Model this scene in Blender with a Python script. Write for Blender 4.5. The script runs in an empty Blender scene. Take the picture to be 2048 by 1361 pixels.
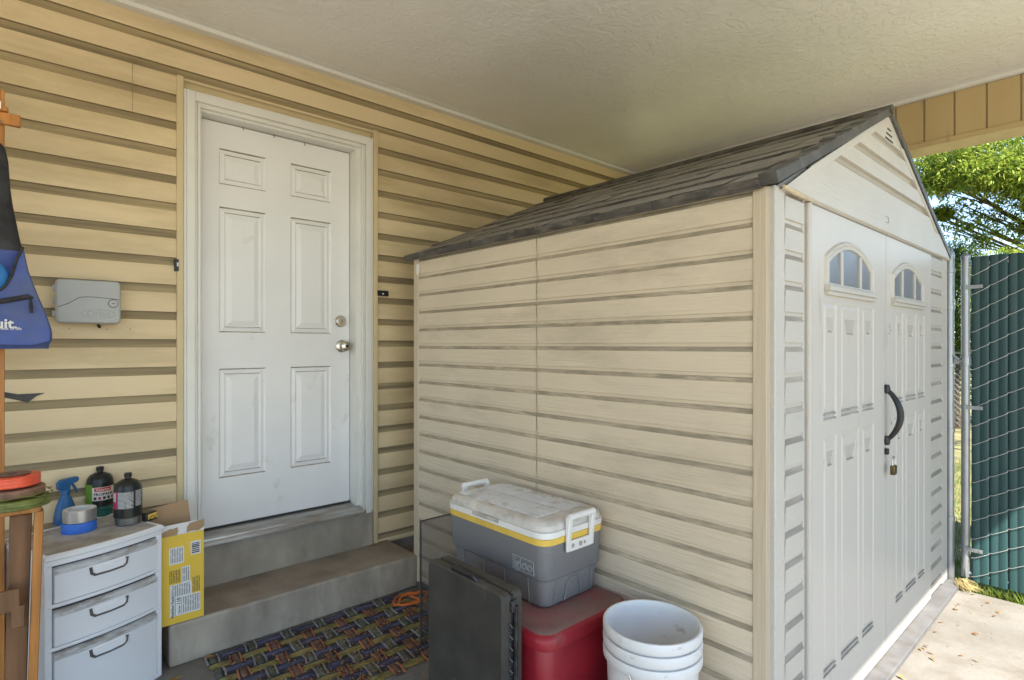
import bpy, bmesh, math, random
from mathutils import Vector, Matrix
R = math.radians
random.seed(7)
sc = bpy.context.scene
COL = sc.collection

# ------------------------------------------------------------------ camera, world, sun, exposure
H = 1.35
cam_d = bpy.data.cameras.new('camera'); cam = bpy.data.objects.new('camera', cam_d); COL.objects.link(cam)
cam.location = (0, 0, H)
cam.rotation_euler = (R(90), 0, R(48.0 - 90))
cam_d.sensor_width = 36; cam_d.lens = 1135 / 2048 * 36
cam_d.shift_y = (690 - 680.5) / 2048
cam_d.clip_start = 0.02; cam_d.clip_end = 3000
sc.camera = cam

SUN = Vector((0.60, 1.0, -1.40)).normalized()        # direction the light travels
w = bpy.data.worlds.new("World"); sc.world = w; w.use_nodes = True
nt = w.node_tree; bg = nt.nodes['Background']
sky = nt.nodes.new('ShaderNodeTexSky'); sky.sky_type = 'NISHITA'; sky.sun_disc = False
sky.sun_elevation = math.asin(-SUN.z); sky.sun_rotation = math.atan2(-SUN.x, -SUN.y)
sky.air_density = 1.0; sky.dust_density = 0.1; sky.ozone_density = 1.6
nt.links.new(sky.outputs[0], bg.inputs[0]); bg.inputs[1].default_value = 0.085
sl = bpy.data.lights.new('sun', 'SUN'); sl.energy = 4.2; sl.angle = R(0.6); sl.color = (1, .93, .82)
so = bpy.data.objects.new('sun', sl); COL.objects.link(so); so.location = (-2, -6, 9)
so.rotation_euler = SUN.to_track_quat('-Z', 'Y').to_euler()
sc.view_settings.view_transform = 'Standard'; sc.view_settings.look = 'None'
sc.view_settings.exposure = 2.2; sc.view_settings.gamma = 1
sc.cycles.use_denoising = True
sc.cycles.max_bounces = 12; sc.cycles.diffuse_bounces = 8; sc.cycles.transparent_max_bounces = 12
sc.cycles.caustics_reflective = False; sc.cycles.caustics_refractive = False

# ------------------------------------------------------------------ materials
MATS = {}
def M(name, col, rough=.6, var=.06, scale=6, bump=0, bscale=60, stretch=(1, 1, 1), dirt=None, metal=0,
      spec=.4, trans=0, alpha=1, subs=0, bstretch=None):
    """dirt=(colour, threshold 0..1, softness, scale)"""
    if name in MATS: return MATS[name]
    m = bpy.data.materials.new(name); m.use_nodes = True; t = m.node_tree; N = t.nodes; L = t.links
    b = N['Principled BSDF']
    b.inputs['Roughness'].default_value = rough; b.inputs['Metallic'].default_value = metal
    b.inputs['Specular IOR Level'].default_value = spec
    b.inputs['Transmission Weight'].default_value = trans; b.inputs['Alpha'].default_value = alpha
    tc = N.new('ShaderNodeTexCoord'); mp = N.new('ShaderNodeMapping'); mp.inputs['Scale'].default_value = stretch
    L.new(tc.outputs['Object'], mp.inputs['Vector'])
    n = N.new('ShaderNodeTexNoise'); n.inputs['Scale'].default_value = scale; n.inputs['Detail'].default_value = 6
    L.new(mp.outputs[0], n.inputs['Vector'])
    r = N.new('ShaderNodeValToRGB'); e = r.color_ramp.elements
    lo = [max(0, c * (1 - var * 1.6)) for c in col]; hi = [min(1, c * (1 + var)) for c in col]
    e[0].position = .3; e[0].color = (*lo, 1); e[1].position = .7; e[1].color = (*hi, 1)
    L.new(n.outputs['Fac'], r.inputs['Fac']); out = r.outputs['Color']
    if dirt:
        dc, th, so_, ds = dirt[:4]
        n2 = N.new('ShaderNodeTexNoise'); n2.inputs['Scale'].default_value = ds; n2.inputs['Detail'].default_value = 9
        n2.inputs['Roughness'].default_value = .65
        mp2 = N.new('ShaderNodeMapping'); mp2.inputs['Scale'].default_value = dirt[4] if len(dirt) > 4 else stretch
        mp2.inputs['Location'].default_value = (3.1, 1.7, .4)
        L.new(tc.outputs['Object'], mp2.inputs['Vector']); L.new(mp2.outputs[0], n2.inputs['Vector'])
        r2 = N.new('ShaderNodeValToRGB'); e2 = r2.color_ramp.elements
        e2[0].position = th - so_; e2[0].color = (0, 0, 0, 1); e2[1].position = th + so_; e2[1].color = (1, 1, 1, 1)
        L.new(n2.outputs['Fac'], r2.inputs['Fac'])
        mx = N.new('ShaderNodeMix'); mx.data_type = 'RGBA'
        L.new(r2.outputs['Color'], mx.inputs['Factor']); L.new(out, mx.inputs['A']); mx.inputs['B'].default_value = (*dc, 1)
        out = mx.outputs['Result']
    L.new(out, b.inputs['Base Color'])
    if bump:
        n3 = N.new('ShaderNodeTexNoise'); n3.inputs['Scale'].default_value = bscale; n3.inputs['Detail'].default_value = 5
        mp3 = N.new('ShaderNodeMapping'); mp3.inputs['Scale'].default_value = bstretch or stretch
        L.new(tc.outputs['Object'], mp3.inputs['Vector']); L.new(mp3.outputs[0], n3.inputs['Vector'])
        bp = N.new('ShaderNodeBump'); bp.inputs['Strength'].default_value = bump; bp.inputs['Distance'].default_value = .004
        L.new(n3.outputs['Fac'], bp.inputs['Height']); L.new(bp.outputs[0], b.inputs['Normal'])
    MATS[name] = m
    return m

# house siding: cream yellow vinyl, fine wood grain, coves darkened for dust and shade
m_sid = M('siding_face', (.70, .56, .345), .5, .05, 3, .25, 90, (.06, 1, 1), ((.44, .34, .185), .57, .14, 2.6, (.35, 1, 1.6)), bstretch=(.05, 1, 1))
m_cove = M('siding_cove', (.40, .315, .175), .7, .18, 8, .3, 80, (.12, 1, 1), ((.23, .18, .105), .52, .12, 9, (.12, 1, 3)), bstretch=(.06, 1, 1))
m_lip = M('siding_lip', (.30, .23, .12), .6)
m_strip = M('siding_trim', (.60, .49, .29), .5, .06, 5, 0)
m_white = M('white_paint', (.72, .71, .665), .42, .03, 4, .12, 30, (1, 1, 1), ((.48, .45, .38), .72, .05, 14, (3, 3, .6)))
m_door = M('door_paint', (.78, .78, .775), .38, .025, 3, .08, 25, (1, 1, 1), ((.56, .54, .48), .70, .07, 6, (1.2, 1, .8)))
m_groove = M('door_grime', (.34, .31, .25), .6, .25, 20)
m_dark = M('dark_gap', (.03, .028, .025), .8)
m_ceil = None
m_conc = M('step_concrete', (.385, .34, .275), .9, .18, 4, .6, 45, (1, 1, 1), ((.21, .185, .15), .55, .14, 5, (1, 1, .4)))
m_tread = M('tread_concrete', (.30, .25, .195), .9, .18, 5, .5, 50, (1, 1, 1), ((.19, .15, .115), .58, .12, 4))
m_slab = M('slab_concrete', (.185, .175, .16), .9, .12, 2.2, .5, 60, (1, 1, 1), ((.125, .112, .092), .56, .12, 3.5))
m_alu = M('aluminium', (.55, .54, .52), .45, .1, 12, 0, 30, (.2, 1, 1), ((.24, .2, .15), .55, .12, 9), metal=.7)
m_brass = M('satin_nickel', (.62, .58, .50), .28, .06, 12, metal=1)
# shed
m_shed = M('shed_resin', (.65, .555, .42), .5, .04, 2.5, 1.0, 120, (1, 1, 1), ((.47, .40, .30), .62, .1, 3, (1, .4, 1.5)), bstretch=(.1, .06, 1))
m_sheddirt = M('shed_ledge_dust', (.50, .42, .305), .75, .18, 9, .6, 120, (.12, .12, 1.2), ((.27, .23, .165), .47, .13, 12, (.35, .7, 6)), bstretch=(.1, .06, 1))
m_shedtrim = M('shed_corner_resin', (.56, .47, .345), .5, .06, 5, .6, 110, (1, 1, .06), bstretch=(1, 1, .05))
m_shedw = M('shed_front_resin', (.51, .48, .425), .5, .03, 4, .5, 120, (1, 1, 1), bstretch=(.08, 1, 1))
m_shedwd = M('shed_front_dust', (.40, .36, .30), .7, .2, 8, .3, 90, (.2, 1, 1), ((.24, .21, .17), .54, .12, 7, (.3, 1, 2)))
m_sdoor = M('shed_door_resin', (.54, .505, .45), .42, .02, 3, .15, 60, (1, 1, .1), ((.40, .375, .33), .68, .06, 6, (3, 1, .5)))
m_slot = M('shed_door_groove', (.36, .33, .28), .7, .2, 14)
m_roof = M('roof_shingle_resin', (.27, .25, .22), .62, .12, 10, .6, 70, (1, .2, 1), ((.19, .175, .155), .54, .12, 9))
m_roofdark = M('roof_edge_resin', (.075, .068, .06), .55, .3, 14, .4, 60, (1, 1, 1), ((.15, .135, .115), .58, .1, 22, (1, .5, 2)))
m_shedline = M('shed_lap_line', (.54, .45, .31), .6)
m_base = M('shed_base_resin', (.12, .12, .125), .6, .15, 8, .2, 60, (1, 1, 1), ((.09, .08, .07), .6, .1, 12))
m_frost = M('frosted_pane', (.20, .215, .235), .35, .06, 6)
m_black = M('black_plastic', (.02, .02, .022), .35, .2, 20)
# misc
m_galv = M('galvanised_steel', (.34, .355, .37), .42, .12, 16, .2, 70, (1, 1, .3), ((.30, .31, .31), .6, .1, 10), metal=.75)
m_green = M('green_slat', (.022, .062, .064), .42, .12, 6, .1, 60, (1, 1, .05), ((.05, .085, .08), .66, .1, 10, (1, 1, .15)))
m_wood = M('orange_wood', (.46, .19, .045), .5, .22, 5, .2, 60, (6, 6, .5), ((.24, .09, .025), .62, .1, 6, (8, 8, .4)))
m_woodd = M('brown_wood', (.20, .10, .045), .6, .25, 5, .2, 60, (6, 6, .5))
m_plast = M('white_drawer_plastic', (.77, .78, .80), .32, .02, 4, 0, 10, (1, 1, 1), ((.46, .44, .40), .74, .06, 9))
m_dusty = M('dusty_plastic', (.50, .475, .43), .7, .15, 10, .2, 70, (1, 1, 1), ((.30, .27, .22), .56, .12, 12))
m_liptop = M('dusty_drawer_lip', (.64, .645, .655), .5, .04, 6, .1, 60, (1, 1, 1), ((.33, .305, .265), .54, .10, 11, (1.2, 1.2, 5)))
m_dirt_shade = M('drawer_dirt_shade', (.12, .105, .09), .8, .25, 14)
m_card = M('cardboard', (.36, .235, .13), .8, .08, 12)
m_yellow = M('yellow_carton', (.70, .47, .055), .45, .03, 8)
m_paper = M('white_print', (.68, .68, .66), .6, .02)
m_ink = M('black_ink', (.045, .045, .05), .6)
m_grey = M('cooler_grey', (.19, .19, .195), .5, .12, 320, .35, 260, (1, 1, 1), ((.27, .265, .25), .70, .06, 12))
m_cyel = M('cooler_yellow', (.72, .49, .09), .45, .06, 14, 0, 10, (1, 1, 1), ((.40, .29, .10), .68, .06, 20))
m_clid = M('cooler_lid', (.60, .575, .525), .55, .10, 14, .15, 60, (1, 1, 1), ((.37, .31, .24), .60, .10, 14))
m_cwhite = M('cooler_white', (.74, .73, .70), .42, .04, 10, 0, 10, (1, 1, 1), ((.45, .4, .32), .72, .06, 16))
m_red = M('red_cooler', (.27, .014, .024), .4, .12, 6, .1, 40, (1, 1, 1), ((.20, .07, .06), .72, .12, 9))
m_redtop = M('red_cooler_dusty', (.23, .075, .07), .8, .2, 5, .2, 60, (1, 1, 1), ((.19, .155, .125), .50, .16, 5))
m_tab = M('charcoal_plastic', (.050, .047, .040), .5, .2, 8, .25, 150, (1, 1, 1), ((.10, .095, .08), .7, .1, 9))
m_bucket = M('bucket_white', (.70, .70, .69), .38, .03, 6, .1, 30, (1, 1, 1), ((.47, .43, .37), .66, .05, 11, (1, 1, 2.5)))
m_blue = M('blue_nylon', (.062, .095, .285), .65, .16, 9, .8, 26, (1, 1, 1), ((.10, .12, .22), .62, .12, 7), bstretch=(1, 1, .35))
m_blackcloth = M('black_mesh', (.035, .034, .036), .8, .35, 16, .4, 260)
m_cyan = M('light_blue_cloth', (.05, .24, .62), .6, .12, 7)
m_ctrl = M('controller_grey', (.43, .445, .445), .45, .03, 6, .1, 140)
m_orange = M('trimmer_line_orange', (.78, .11, .05), .4, .1, 40)
m_brown = M('dusty_brown_line', (.25, .13, .08), .6, .3, 30)
m_olive = M('green_line', (.17, .19, .045), .5, .25, 30)
m_spray = M('spray_blue', (.02, .115, .30), .35, .12, 9)
m_tape = M('duct_tape_silver', (.44, .44, .45), .32, .06, 30, metal=.65)
m_btape = M('painter_tape_blue', (.04, .16, .62), .55, .05, 12)
m_prop = M('propane_black', (.018, .022, .02), .32, .3, 10)
m_lgreen = M('label_green', (.12, .30, .035), .5, .05)
m_lteal = M('label_teal', (.02, .12, .10), .5, .05)
m_lred = M('label_red', (.50, .02, .025), .5, .05)
m_lmag = M('label_magenta', (.42, .03, .12), .5, .05)
m_cord = M('orange_cord', (.62, .16, .03), .5, .1, 30)
m_lock = M('tarnished_brass', (.15, .10, .045), .5, .4, 40, metal=.6)
m_steel = M('steel', (.55, .55, .54), .3, .1, 20, metal=.9)
m_tint = M('smoked_acrylic', (.13, .125, .115), .15, 0, 5, alpha=.36)
m_grass = M('lawn', (.17, .155, .07), .9, .35, 3, .6, 30, (1, 1, 1), ((.20, .20, .08), .58, .12, .8))
m_dry = M('dry_grass', (.38, .30, .13), .8, .3, 20)
m_bark = M('bark', (.10, .075, .05), .9, .3, 14, .8, 30, (1, 1, .2))

def ceiling_material():
    m = bpy.data.materials.new('knockdown_plaster'); m.use_nodes = True; t = m.node_tree; N = t.nodes; L = t.links
    b = N['Principled BSDF']; b.inputs['Roughness'].default_value = .34; b.inputs['Specular IOR Level'].default_value = .5
    tc = N.new('ShaderNodeTexCoord')
    n0 = N.new('ShaderNodeTexNoise'); n0.inputs['Scale'].default_value = 1.3; n0.inputs['Detail'].default_value = 5
    L.new(tc.outputs['Object'], n0.inputs['Vector'])
    r0 = N.new('ShaderNodeValToRGB'); e = r0.color_ramp.elements
    e[0].position = .3; e[0].color = (.75, .735, .69, 1); e[1].position = .65; e[1].color = (.83, .82, .785, 1)
    L.new(n0.outputs['Fac'], r0.inputs['Fac']); L.new(r0.outputs[0], b.inputs['Base Color'])
    n1 = N.new('ShaderNodeTexNoise'); n1.inputs['Scale'].default_value = 21; n1.inputs['Detail'].default_value = 4; n1.inputs['Distortion'].default_value = 1.2
    L.new(tc.outputs['Object'], n1.inputs['Vector'])
    r1 = N.new('ShaderNodeValToRGB'); e = r1.color_ramp.elements; e[0].position = .47; e[1].position = .56
    L.new(n1.outputs['Fac'], r1.inputs['Fac'])
    n2 = N.new('ShaderNodeTexNoise'); n2.inputs['Scale'].default_value = 90; n2.inputs['Detail'].default_value = 3
    L.new(tc.outputs['Object'], n2.inputs['Vector'])
    ad = N.new('ShaderNodeMath'); ad.operation = 'MULTIPLY_ADD'; ad.inputs[1].default_value = .12
    L.new(n2.outputs['Fac'], ad.inputs[0]); L.new(r1.outputs[0], ad.inputs[2])
    bp = N.new('ShaderNodeBump'); bp.inputs['Strength'].default_value = .5; bp.inputs['Distance'].default_value = .003
    L.new(ad.outputs[0], bp.inputs['Height']); L.new(bp.outputs[0], b.inputs['Normal'])
    return m
m_ceil = ceiling_material()

def leaf_material(name, c1, c2, c3):
    m = bpy.data.materials.new(name); m.use_nodes = True; t = m.node_tree; N = t.nodes; L = t.links
    b = N['Principled BSDF']; b.inputs['Roughness'].default_value = .5; b.inputs['Specular IOR Level'].default_value = .3
    g = N.new('ShaderNodeNewGeometry'); r = N.new('ShaderNodeValToRGB'); e = r.color_ramp.elements
    e[0].color = (*c1, 1); e[1].color = (*c3, 1); x = e.new(.5); x.color = (*c2, 1)
    L.new(g.outputs['Random Per Island'], r.inputs['Fac']); L.new(r.outputs[0], b.inputs['Base Color'])
    tr = N.new('ShaderNodeBsdfTranslucent'); mx = N.new('ShaderNodeMixShader'); mx.inputs[0].default_value = .45
    L.new(r.outputs[0], tr.inputs['Color'])
    L.new(b.outputs[0], mx.inputs[1]); L.new(tr.outputs[0], mx.inputs[2]); L.new(mx.outputs[0], N['Material Output'].inputs[0])
    return m
m_leaf = leaf_material('tree_leaf', (.055, .11, .012), (.20, .28, .035), (.40, .44, .08))
m_leaf2 = leaf_material('bush_leaf', (.04, .085, .015), (.08, .15, .025), (.15, .21, .03))
m_litter = leaf_material('dead_leaf', (.34, .20, .07), (.46, .30, .14), (.22, .10, .05))
m_blade = leaf_material('grass_blade', (.09, .16, .02), (.14, .21, .03), (.25, .24, .08))

# ------------------------------------------------------------------ mesh building
class MB:
    def __init__(s): s.v = []; s.f = []; s.m = []; s.T = None
    def add(s, pts, faces, m=0):
        o = len(s.v)
        if s.T is not None: pts = [s.T @ Vector(p) for p in pts]
        s.v += [tuple(p) for p in pts]; s.f += [tuple(o + i for i in f) for f in faces]
        s.m += [m] * len(faces) if isinstance(m, int) else list(m)
    def quad(s, a, b, c, d, m=0): s.add([a, b, c, d], [(0, 1, 2, 3)], m)
    def box(s, x0, x1, y0, y1, z0, z1, m=0):
        p = [(x, y, z) for z in (z0, z1) for y in (y0, y1) for x in (x0, x1)]
        s.add(p, [(0, 2, 3, 1), (4, 5, 7, 6), (0, 1, 5, 4), (2, 6, 7, 3), (0, 4, 6, 2), (1, 3, 7, 5)], m)
    def loft(s, rings, m=0, cap=True, closed=True, loop=False):
        n = len(rings[0]); pts = [p for r in rings for p in r]; fs = []; k = len(rings)
        for i in range(k if loop else k - 1):
            a, b = i * n, ((i + 1) % k) * n
            for j in range(n if closed else n - 1):
                j2 = (j + 1) % n
                fs.append((a + j, a + j2, b + j2, b + j))
        if cap and not loop: fs.append(tuple(range(n - 1, -1, -1))); fs.append(tuple((k - 1) * n + j for j in range(n)))
        s.add(pts, fs, m)
    def tube(s, path, r, n=10, m=0, cap=True, loop=False):
        path = [Vector(p) for p in path]; k = len(path); rings = []
        rr = r if isinstance(r, (list, tuple)) else [r] * k
        up = Vector((0, 0, 1)); prev = None
        for i, p in enumerate(path):
            if loop: t = path[(i + 1) % k] - path[i - 1]
            else: t = path[min(i + 1, k - 1)] - path[max(i - 1, 0)]
            t.normalize()
            if prev is None:
                u = t.orthogonal() if abs(t.dot(up)) > .95 else t.cross(up)
            else:
                u = prev - t * prev.dot(t)
            u.normalize(); prev = u; v2 = t.cross(u)
            rings.append([p + (u * math.cos(2 * math.pi * j / n) + v2 * math.sin(2 * math.pi * j / n)) * rr[i] for j in range(n)])
        s.loft(rings, m, cap, True, loop)
    def lathe(s, prof, c=(0, 0, 0), n=32, m=0, cap=False, mats=None):
        rings = [[(c[0] + r * math.cos(2 * math.pi * j / n), c[1] + r * math.sin(2 * math.pi * j / n), c[2] + z) for j in range(n)] for r, z in prof]
        if mats is None: s.loft(rings, m, cap)
        else:
            for i in range(len(rings) - 1): s.loft(rings[i:i + 2], mats[i], False)
    def prism(s, poly, f, d0, d1, m=0):
        """poly: 2-D outline; f(a, b, d) -> 3-D point"""
        s.loft([[f(a, b, d0) for a, b in poly], [f(a, b, d1) for a, b in poly]], m, True)
    def build(s, name, mats, parent=None, bevel=0, seg=2, sharp=35, world=False):
        me = bpy.data.meshes.new(name)
        v = s.v
        if world and parent is not None:
            inv = wm(parent).inverted(); v = [tuple(inv @ Vector(p)) for p in v]
        me.from_pydata(v, [], s.f); me.validate()
        for mt in (mats if isinstance(mats, (list, tuple)) else [mats]): me.materials.append(mt)
        if len(me.polygons) == len(s.m): me.polygons.foreach_set('material_index', s.m)
        bm = bmesh.new(); bm.from_mesh(me); bmesh.ops.recalc_face_normals(bm, faces=bm.faces); bm.to_mesh(me); bm.free()
        me.polygons.foreach_set('use_smooth', [True] * len(me.polygons)); me.set_sharp_from_angle(angle=R(sharp)); me.update()
        o = bpy.data.objects.new(name, me); COL.objects.link(o)
        if parent is not None: o.parent = parent
        if bevel:
            b = o.modifiers.new('bevel', 'BEVEL'); b.width = bevel; b.segments = seg; b.limit_method = 'ANGLE'; b.angle_limit = R(40)
        return o
def pieces(name, boxes, mats, parent, bevel=0, seg=2):
    for b in boxes:
        q = MB(); q.box(*b); q.build(name, mats, parent, bevel, seg, world=True)
def wm(o):
    m = o.matrix_basis.copy()
    while o.parent is not None: o = o.parent; m = o.matrix_basis @ m
    return m
def tag(o, label, cat, group=None, kind=None):
    if label: o['label'] = label
    if cat: o['category'] = cat
    if group: o['group'] = group
    if kind: o['kind'] = kind
    return o
def thing(name, label, cat, loc=(0, 0, 0), rz=0, group=None):
    o = bpy.data.objects.new(name, None); COL.objects.link(o); o.location = loc; o.rotation_euler = (0, 0, rz)
    o.empty_display_size = .1
    return tag(o, label, cat, group)
def struct(o): o['kind'] = 'structure'; return o
def rrect(w_, d, r, n=5, cx=0, cy=0):
    pts = []
    for k, (sx, sy) in enumerate(((1, 1), (-1, 1), (-1, -1), (1, -1))):
        for i in range(n + 1):
            a = math.pi / 2 * (k + i / n)
            pts.append((cx + sx * (w_ / 2 - r) + r * math.cos(a), cy + sy * (d / 2 - r) + r * math.sin(a)))
    return pts
def text_geo(txt, size, bold=0, align='CENTER', depth=0):
    cu = bpy.data.curves.new('t', 'FONT'); cu.body = txt; cu.size = size; cu.align_x = align; cu.align_y = 'CENTER'
    cu.extrude = depth; cu.offset = bold; cu.resolution_u = 3
    ob = bpy.data.objects.new('t', cu); COL.objects.link(ob)
    bpy.context.view_layer.update()
    me = bpy.data.meshes.new_from_object(ob.evaluated_get(bpy.context.evaluated_depsgraph_get()))
    v = [tuple(p.co) for p in me.vertices]; f = [tuple(p.vertices) for p in me.polygons]
    bpy.data.objects.remove(ob); bpy.data.curves.remove(cu); bpy.data.meshes.remove(me)
    return v, f
def text(mb, txt, size, f, m=0, bold=0, align='CENTER', depth=0):
    v, fs = text_geo(txt, size, bold, align, depth)
    mb.add([f(*p) for p in v], fs, m)

# pixel -> world (photo pixels, 2048 wide), used only to size and place real geometry
def ray(px):
    u = (px - 1024) / 1135; c, s_ = math.cos(R(48)), math.sin(R(48))
    return c + u * s_, s_ - u * c
def onY(px, py, y):
    dx, dy = ray(px); t = y / dy; return Vector((dx * t, y, H + (690 - py) / 1135 * t))
def onX(px, py, x):
    dx, dy = ray(px); t = x / dx; return Vector((x, dy * t, H + (690 - py) / 1135 * t))
def onZ(px, py, z):
    dx, dy = ray(px); t = 1135 * (H - z) / (py - 690); return Vector((dx * t, dy * t, z))

WY = 3.05        # house wall plane
ZC = 2.87        # ceiling
XB = 4.19        # header beam plane
# ------------------------------------------------------------------ ground
g = MB(); g.add([(-600, -600, -.06), (600, -600, -.06), (600, 600, -.06), (-600, 600, -.06)], [(0, 1, 2, 3)])
struct(g.build('ground', m_grass))
g = MB(); g.box(-9, 3.945, -1.2, 3.3, -.14, 0); struct(g.build('concrete_slab', m_slab, None, .008))
g = MB(); g.box(-9, 3.945, -16, -1.215, -.14, -.004); struct(g.build('bounce_drive', M('driveway_bounce', (.50, .455, .39), .9, .1, 2, .4, 60), None, .008))  # unseen paving, coloured brighter than the slab to bounce warm light inside

# ------------------------------------------------------------------ house
house = thing('house', 'cream yellow lap-sided house wall with white back door under the carport', 'house', (1.1, WY, 0))
def profile(z0, z1, base, pitch, flat, out, cove_mid=.35):
    """lap siding section from z0 to z1: list of (z, out, material of the segment above)"""
    pts = []
    k0 = math.floor((z0 - base) / pitch) - 1
    k = k0
    while base + k * pitch < z1 + pitch:
        zb = base + k * pitch
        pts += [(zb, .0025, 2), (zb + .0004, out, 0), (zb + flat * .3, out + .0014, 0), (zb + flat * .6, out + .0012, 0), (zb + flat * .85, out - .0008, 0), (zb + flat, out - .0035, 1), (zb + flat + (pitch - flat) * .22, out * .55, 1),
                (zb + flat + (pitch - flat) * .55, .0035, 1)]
        k += 1
    res = []
    for i in range(len(pts) - 1):
        (a, oa, ma), (b, ob, _) = pts[i], pts[i + 1]
        if b <= z0 or a >= z1: continue
        def lerp(z): return oa + (ob - oa) * (z - a) / (b - a)
        aa, bb = max(a, z0), min(b, z1)
        res.append((aa, lerp(aa), bb, lerp(bb), ma))
    return res
def siding(mb, x0, x1, z0, z1):
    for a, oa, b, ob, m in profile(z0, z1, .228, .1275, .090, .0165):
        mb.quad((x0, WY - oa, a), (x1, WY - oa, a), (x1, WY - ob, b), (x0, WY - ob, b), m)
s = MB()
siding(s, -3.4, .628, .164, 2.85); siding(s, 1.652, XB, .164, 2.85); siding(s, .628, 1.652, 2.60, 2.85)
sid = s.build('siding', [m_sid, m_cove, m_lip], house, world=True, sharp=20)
s = MB()   # vertical seams where two lengths of siding overlap, starter strip, top strip
for px, z0, z1 in ((263, 2.395, 2.65),):
    x = onY(px, 150, WY).x; s.box(x, x + .002, WY - .0185, WY - .012, z0, z1)
s.build('lap_seam', m_lip, house, world=True)
s = MB(); s.box(-3.4, XB, WY - .014, WY - .002, 2.795, 2.8455); s.build('top_strip', m_sid, house, world=True)
pieces('trim_channel', ((.612, .640, WY - .030, WY - .001, .24, 2.615), (1.628, 1.655, WY - .030, WY - .001, .166, 2.615)), m_strip, house, .003)
s = MB(); s.box(-3.4, XB, WY + .012, WY + .2, 0, .168)
s.build('foundation', m_conc, house, world=True)
s = MB(); s.box(-3.4, .625, WY + .004, WY + .3, .17, 2.9); s.box(1.65, XB, WY + .004, WY + .3, .17, 2.9)
s.box(.625, 1.65, WY + .004, WY + .3, 2.56, 2.9); s.box(.625, 1.65, WY + .14, WY + .3, .17, 2.56)
s.build('wall_core', m_strip, house, world=True)
# door casing (brick moulding with stepped profile)
s = MB(); yc = 3.02
for sgn, xo in ((1, .641), (-1, 1.627)):
    def fx(o): return xo + sgn * o
    for o0, o1, y in ((0, .012, yc + .006), (.012, .048, yc), (.048, .060, yc + .012), (.060, .072, yc + .004)):
        a, b = sorted((fx(o0), fx(o1))); s.box(a, b, y, WY + .05, .369, 2.563 - o0)
for o0, o1, y in ((0, .012, yc + .0065), (.012, .048, yc + .0005), (.048, .060, yc + .0125), (.060, .072, yc + .0045)):
    s.box(.641 + o1, 1.627 - o1, y, WY + .05, 2.563 - o1, 2.563 - o0)
s.build('door_casing', m_white, house, .0025, world=True)
s = MB()
s.box(.690, .722, 3.045, 3.19, .39, 2.50); s.box(1.5265, 1.560, 3.045, 3.19, .39, 2.50); s.box(.722, 1.5265, 3.046, 3.19, 2.479, 2.501)
s.box(.712, .7225, 3.075, 3.10, .39, 2.48); s.box(1.5255, 1.538, 3.075, 3.10, .39, 2.48)
s.build('door_jamb', m_white, house, .002, world=True)
s = MB(); s.box(.722, 1.5268, 3.170, 3.18, .41, 2.4785); s.build('door_gap', m_dark, house, world=True)
# door slab with six raised panels
door = None
s = MB(); DY = 3.122; x0, x1, z0, z1 = .7255, 1.5225, .432, 2.4735
cols = ((.8185, 1.0485), (1.1787, 1.411)); rows = ((.674, 1.2285), (1.413, 2.05), (2.165, 2.345))
xs = [x0, *cols[0], *cols[1], x1]; zs = [z0, *rows[0], *rows[1], *rows[2], z1]
for i in range(5):
    for j in range(7):
        a, b, c, d = xs[i], xs[i + 1], zs[j], zs[j + 1]
        if i in (1, 3) and j in (1, 3, 5):
            prev = None
            for ins, dep, m in ((0, 0, 0), (.006, .0075, 1), (.010, .0085, 0), (.026, .004, 0), (.030, .0075, 1), (.036, .008, 0), (.060, .0005, 0)):
                r = [(a + ins, DY + dep, c + ins), (b - ins, DY + dep, c + ins), (b - ins, DY + dep, d - ins), (a + ins, DY + dep, d - ins)]
                if prev:
                    for k in range(4):
                        k2 = (k + 1) % 4; s.quad(prev[k], prev[k2], r[k2], r[k], m if k in (0, 2) and m else 0)
                prev = r
            s.quad(*prev, 0)
        else: s.quad((a, DY, c), (b, DY, c), (b, DY, d), (a, DY, d))
s.box(x0, x1, DY + .012, DY + .045, z0, z1)
for a, b in (((x0, z0), (x1, z0)), ((x1, z0), (x1, z1)), ((x1, z1), (x0, z1)), ((x0, z1), (x0, z0))):
    s.quad((a[0], DY, a[1]), (b[0], DY, b[1]), (b[0], DY + .012, b[1]), (a[0], DY + .012, a[1]))
door = s.build('door', [m_door, m_groove], house, world=True, sharp=12)
def disc_y(mb, c, prof, n=28, m=0):   # lathe about -Y
    rings = [[(c[0] + r * math.cos(2 * math.pi * j / n), c[1] - d, c[2] + r * math.sin(2 * math.pi * j / n)) for j in range(n)] for r, d in prof]
    mb.loft(rings, m, True)
s = MB(); c = (1.476, DY, 1.342)
disc_y(s, c, ((.036, 0), (.036, .004), (.030, .009), (.016, .012), (.013, .03), (.022, .036), (.0275, .048), (.0265, .060), (.018, .066), (.0001, .0665)))
knob = s.build('door_knob', m_brass, door, world=True)
s = MB(); disc_y(s, (c[0], DY - .066, c[2]), ((.008, 0), (.008, .002), (.001, .002))); s.build('key_slot', m_dark, knob, world=True)
s = MB(); c = (1.468, DY, 1.486)
disc_y(s, c, ((.034, 0), (.034, .006), (.027, .014), (.019, .015), (.017, .019), (.001, .0195)))
db = s.build('deadbolt', m_brass, door, world=True)
s = MB(); s.box(c[0] - .0015, c[0] + .0015, DY - .0215, DY - .019, c[2] - .007, c[2] + .007); s.build('key_slot', m_dark, db, world=True)
for px, py in ((485, 259), (547, 274), (608, 290)):
    s = MB(); p = onY(px, py, DY); s.tube([(p.x, DY - .002, p.z + .012), (p.x, DY - .006, p.z), (p.x + .003, DY - .009, p.z - .006), (p.x + .006, DY - .006, p.z - .004)], .0017, 6)
    s.build('wreath_hook', m_woodd, door, world=True)
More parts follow.
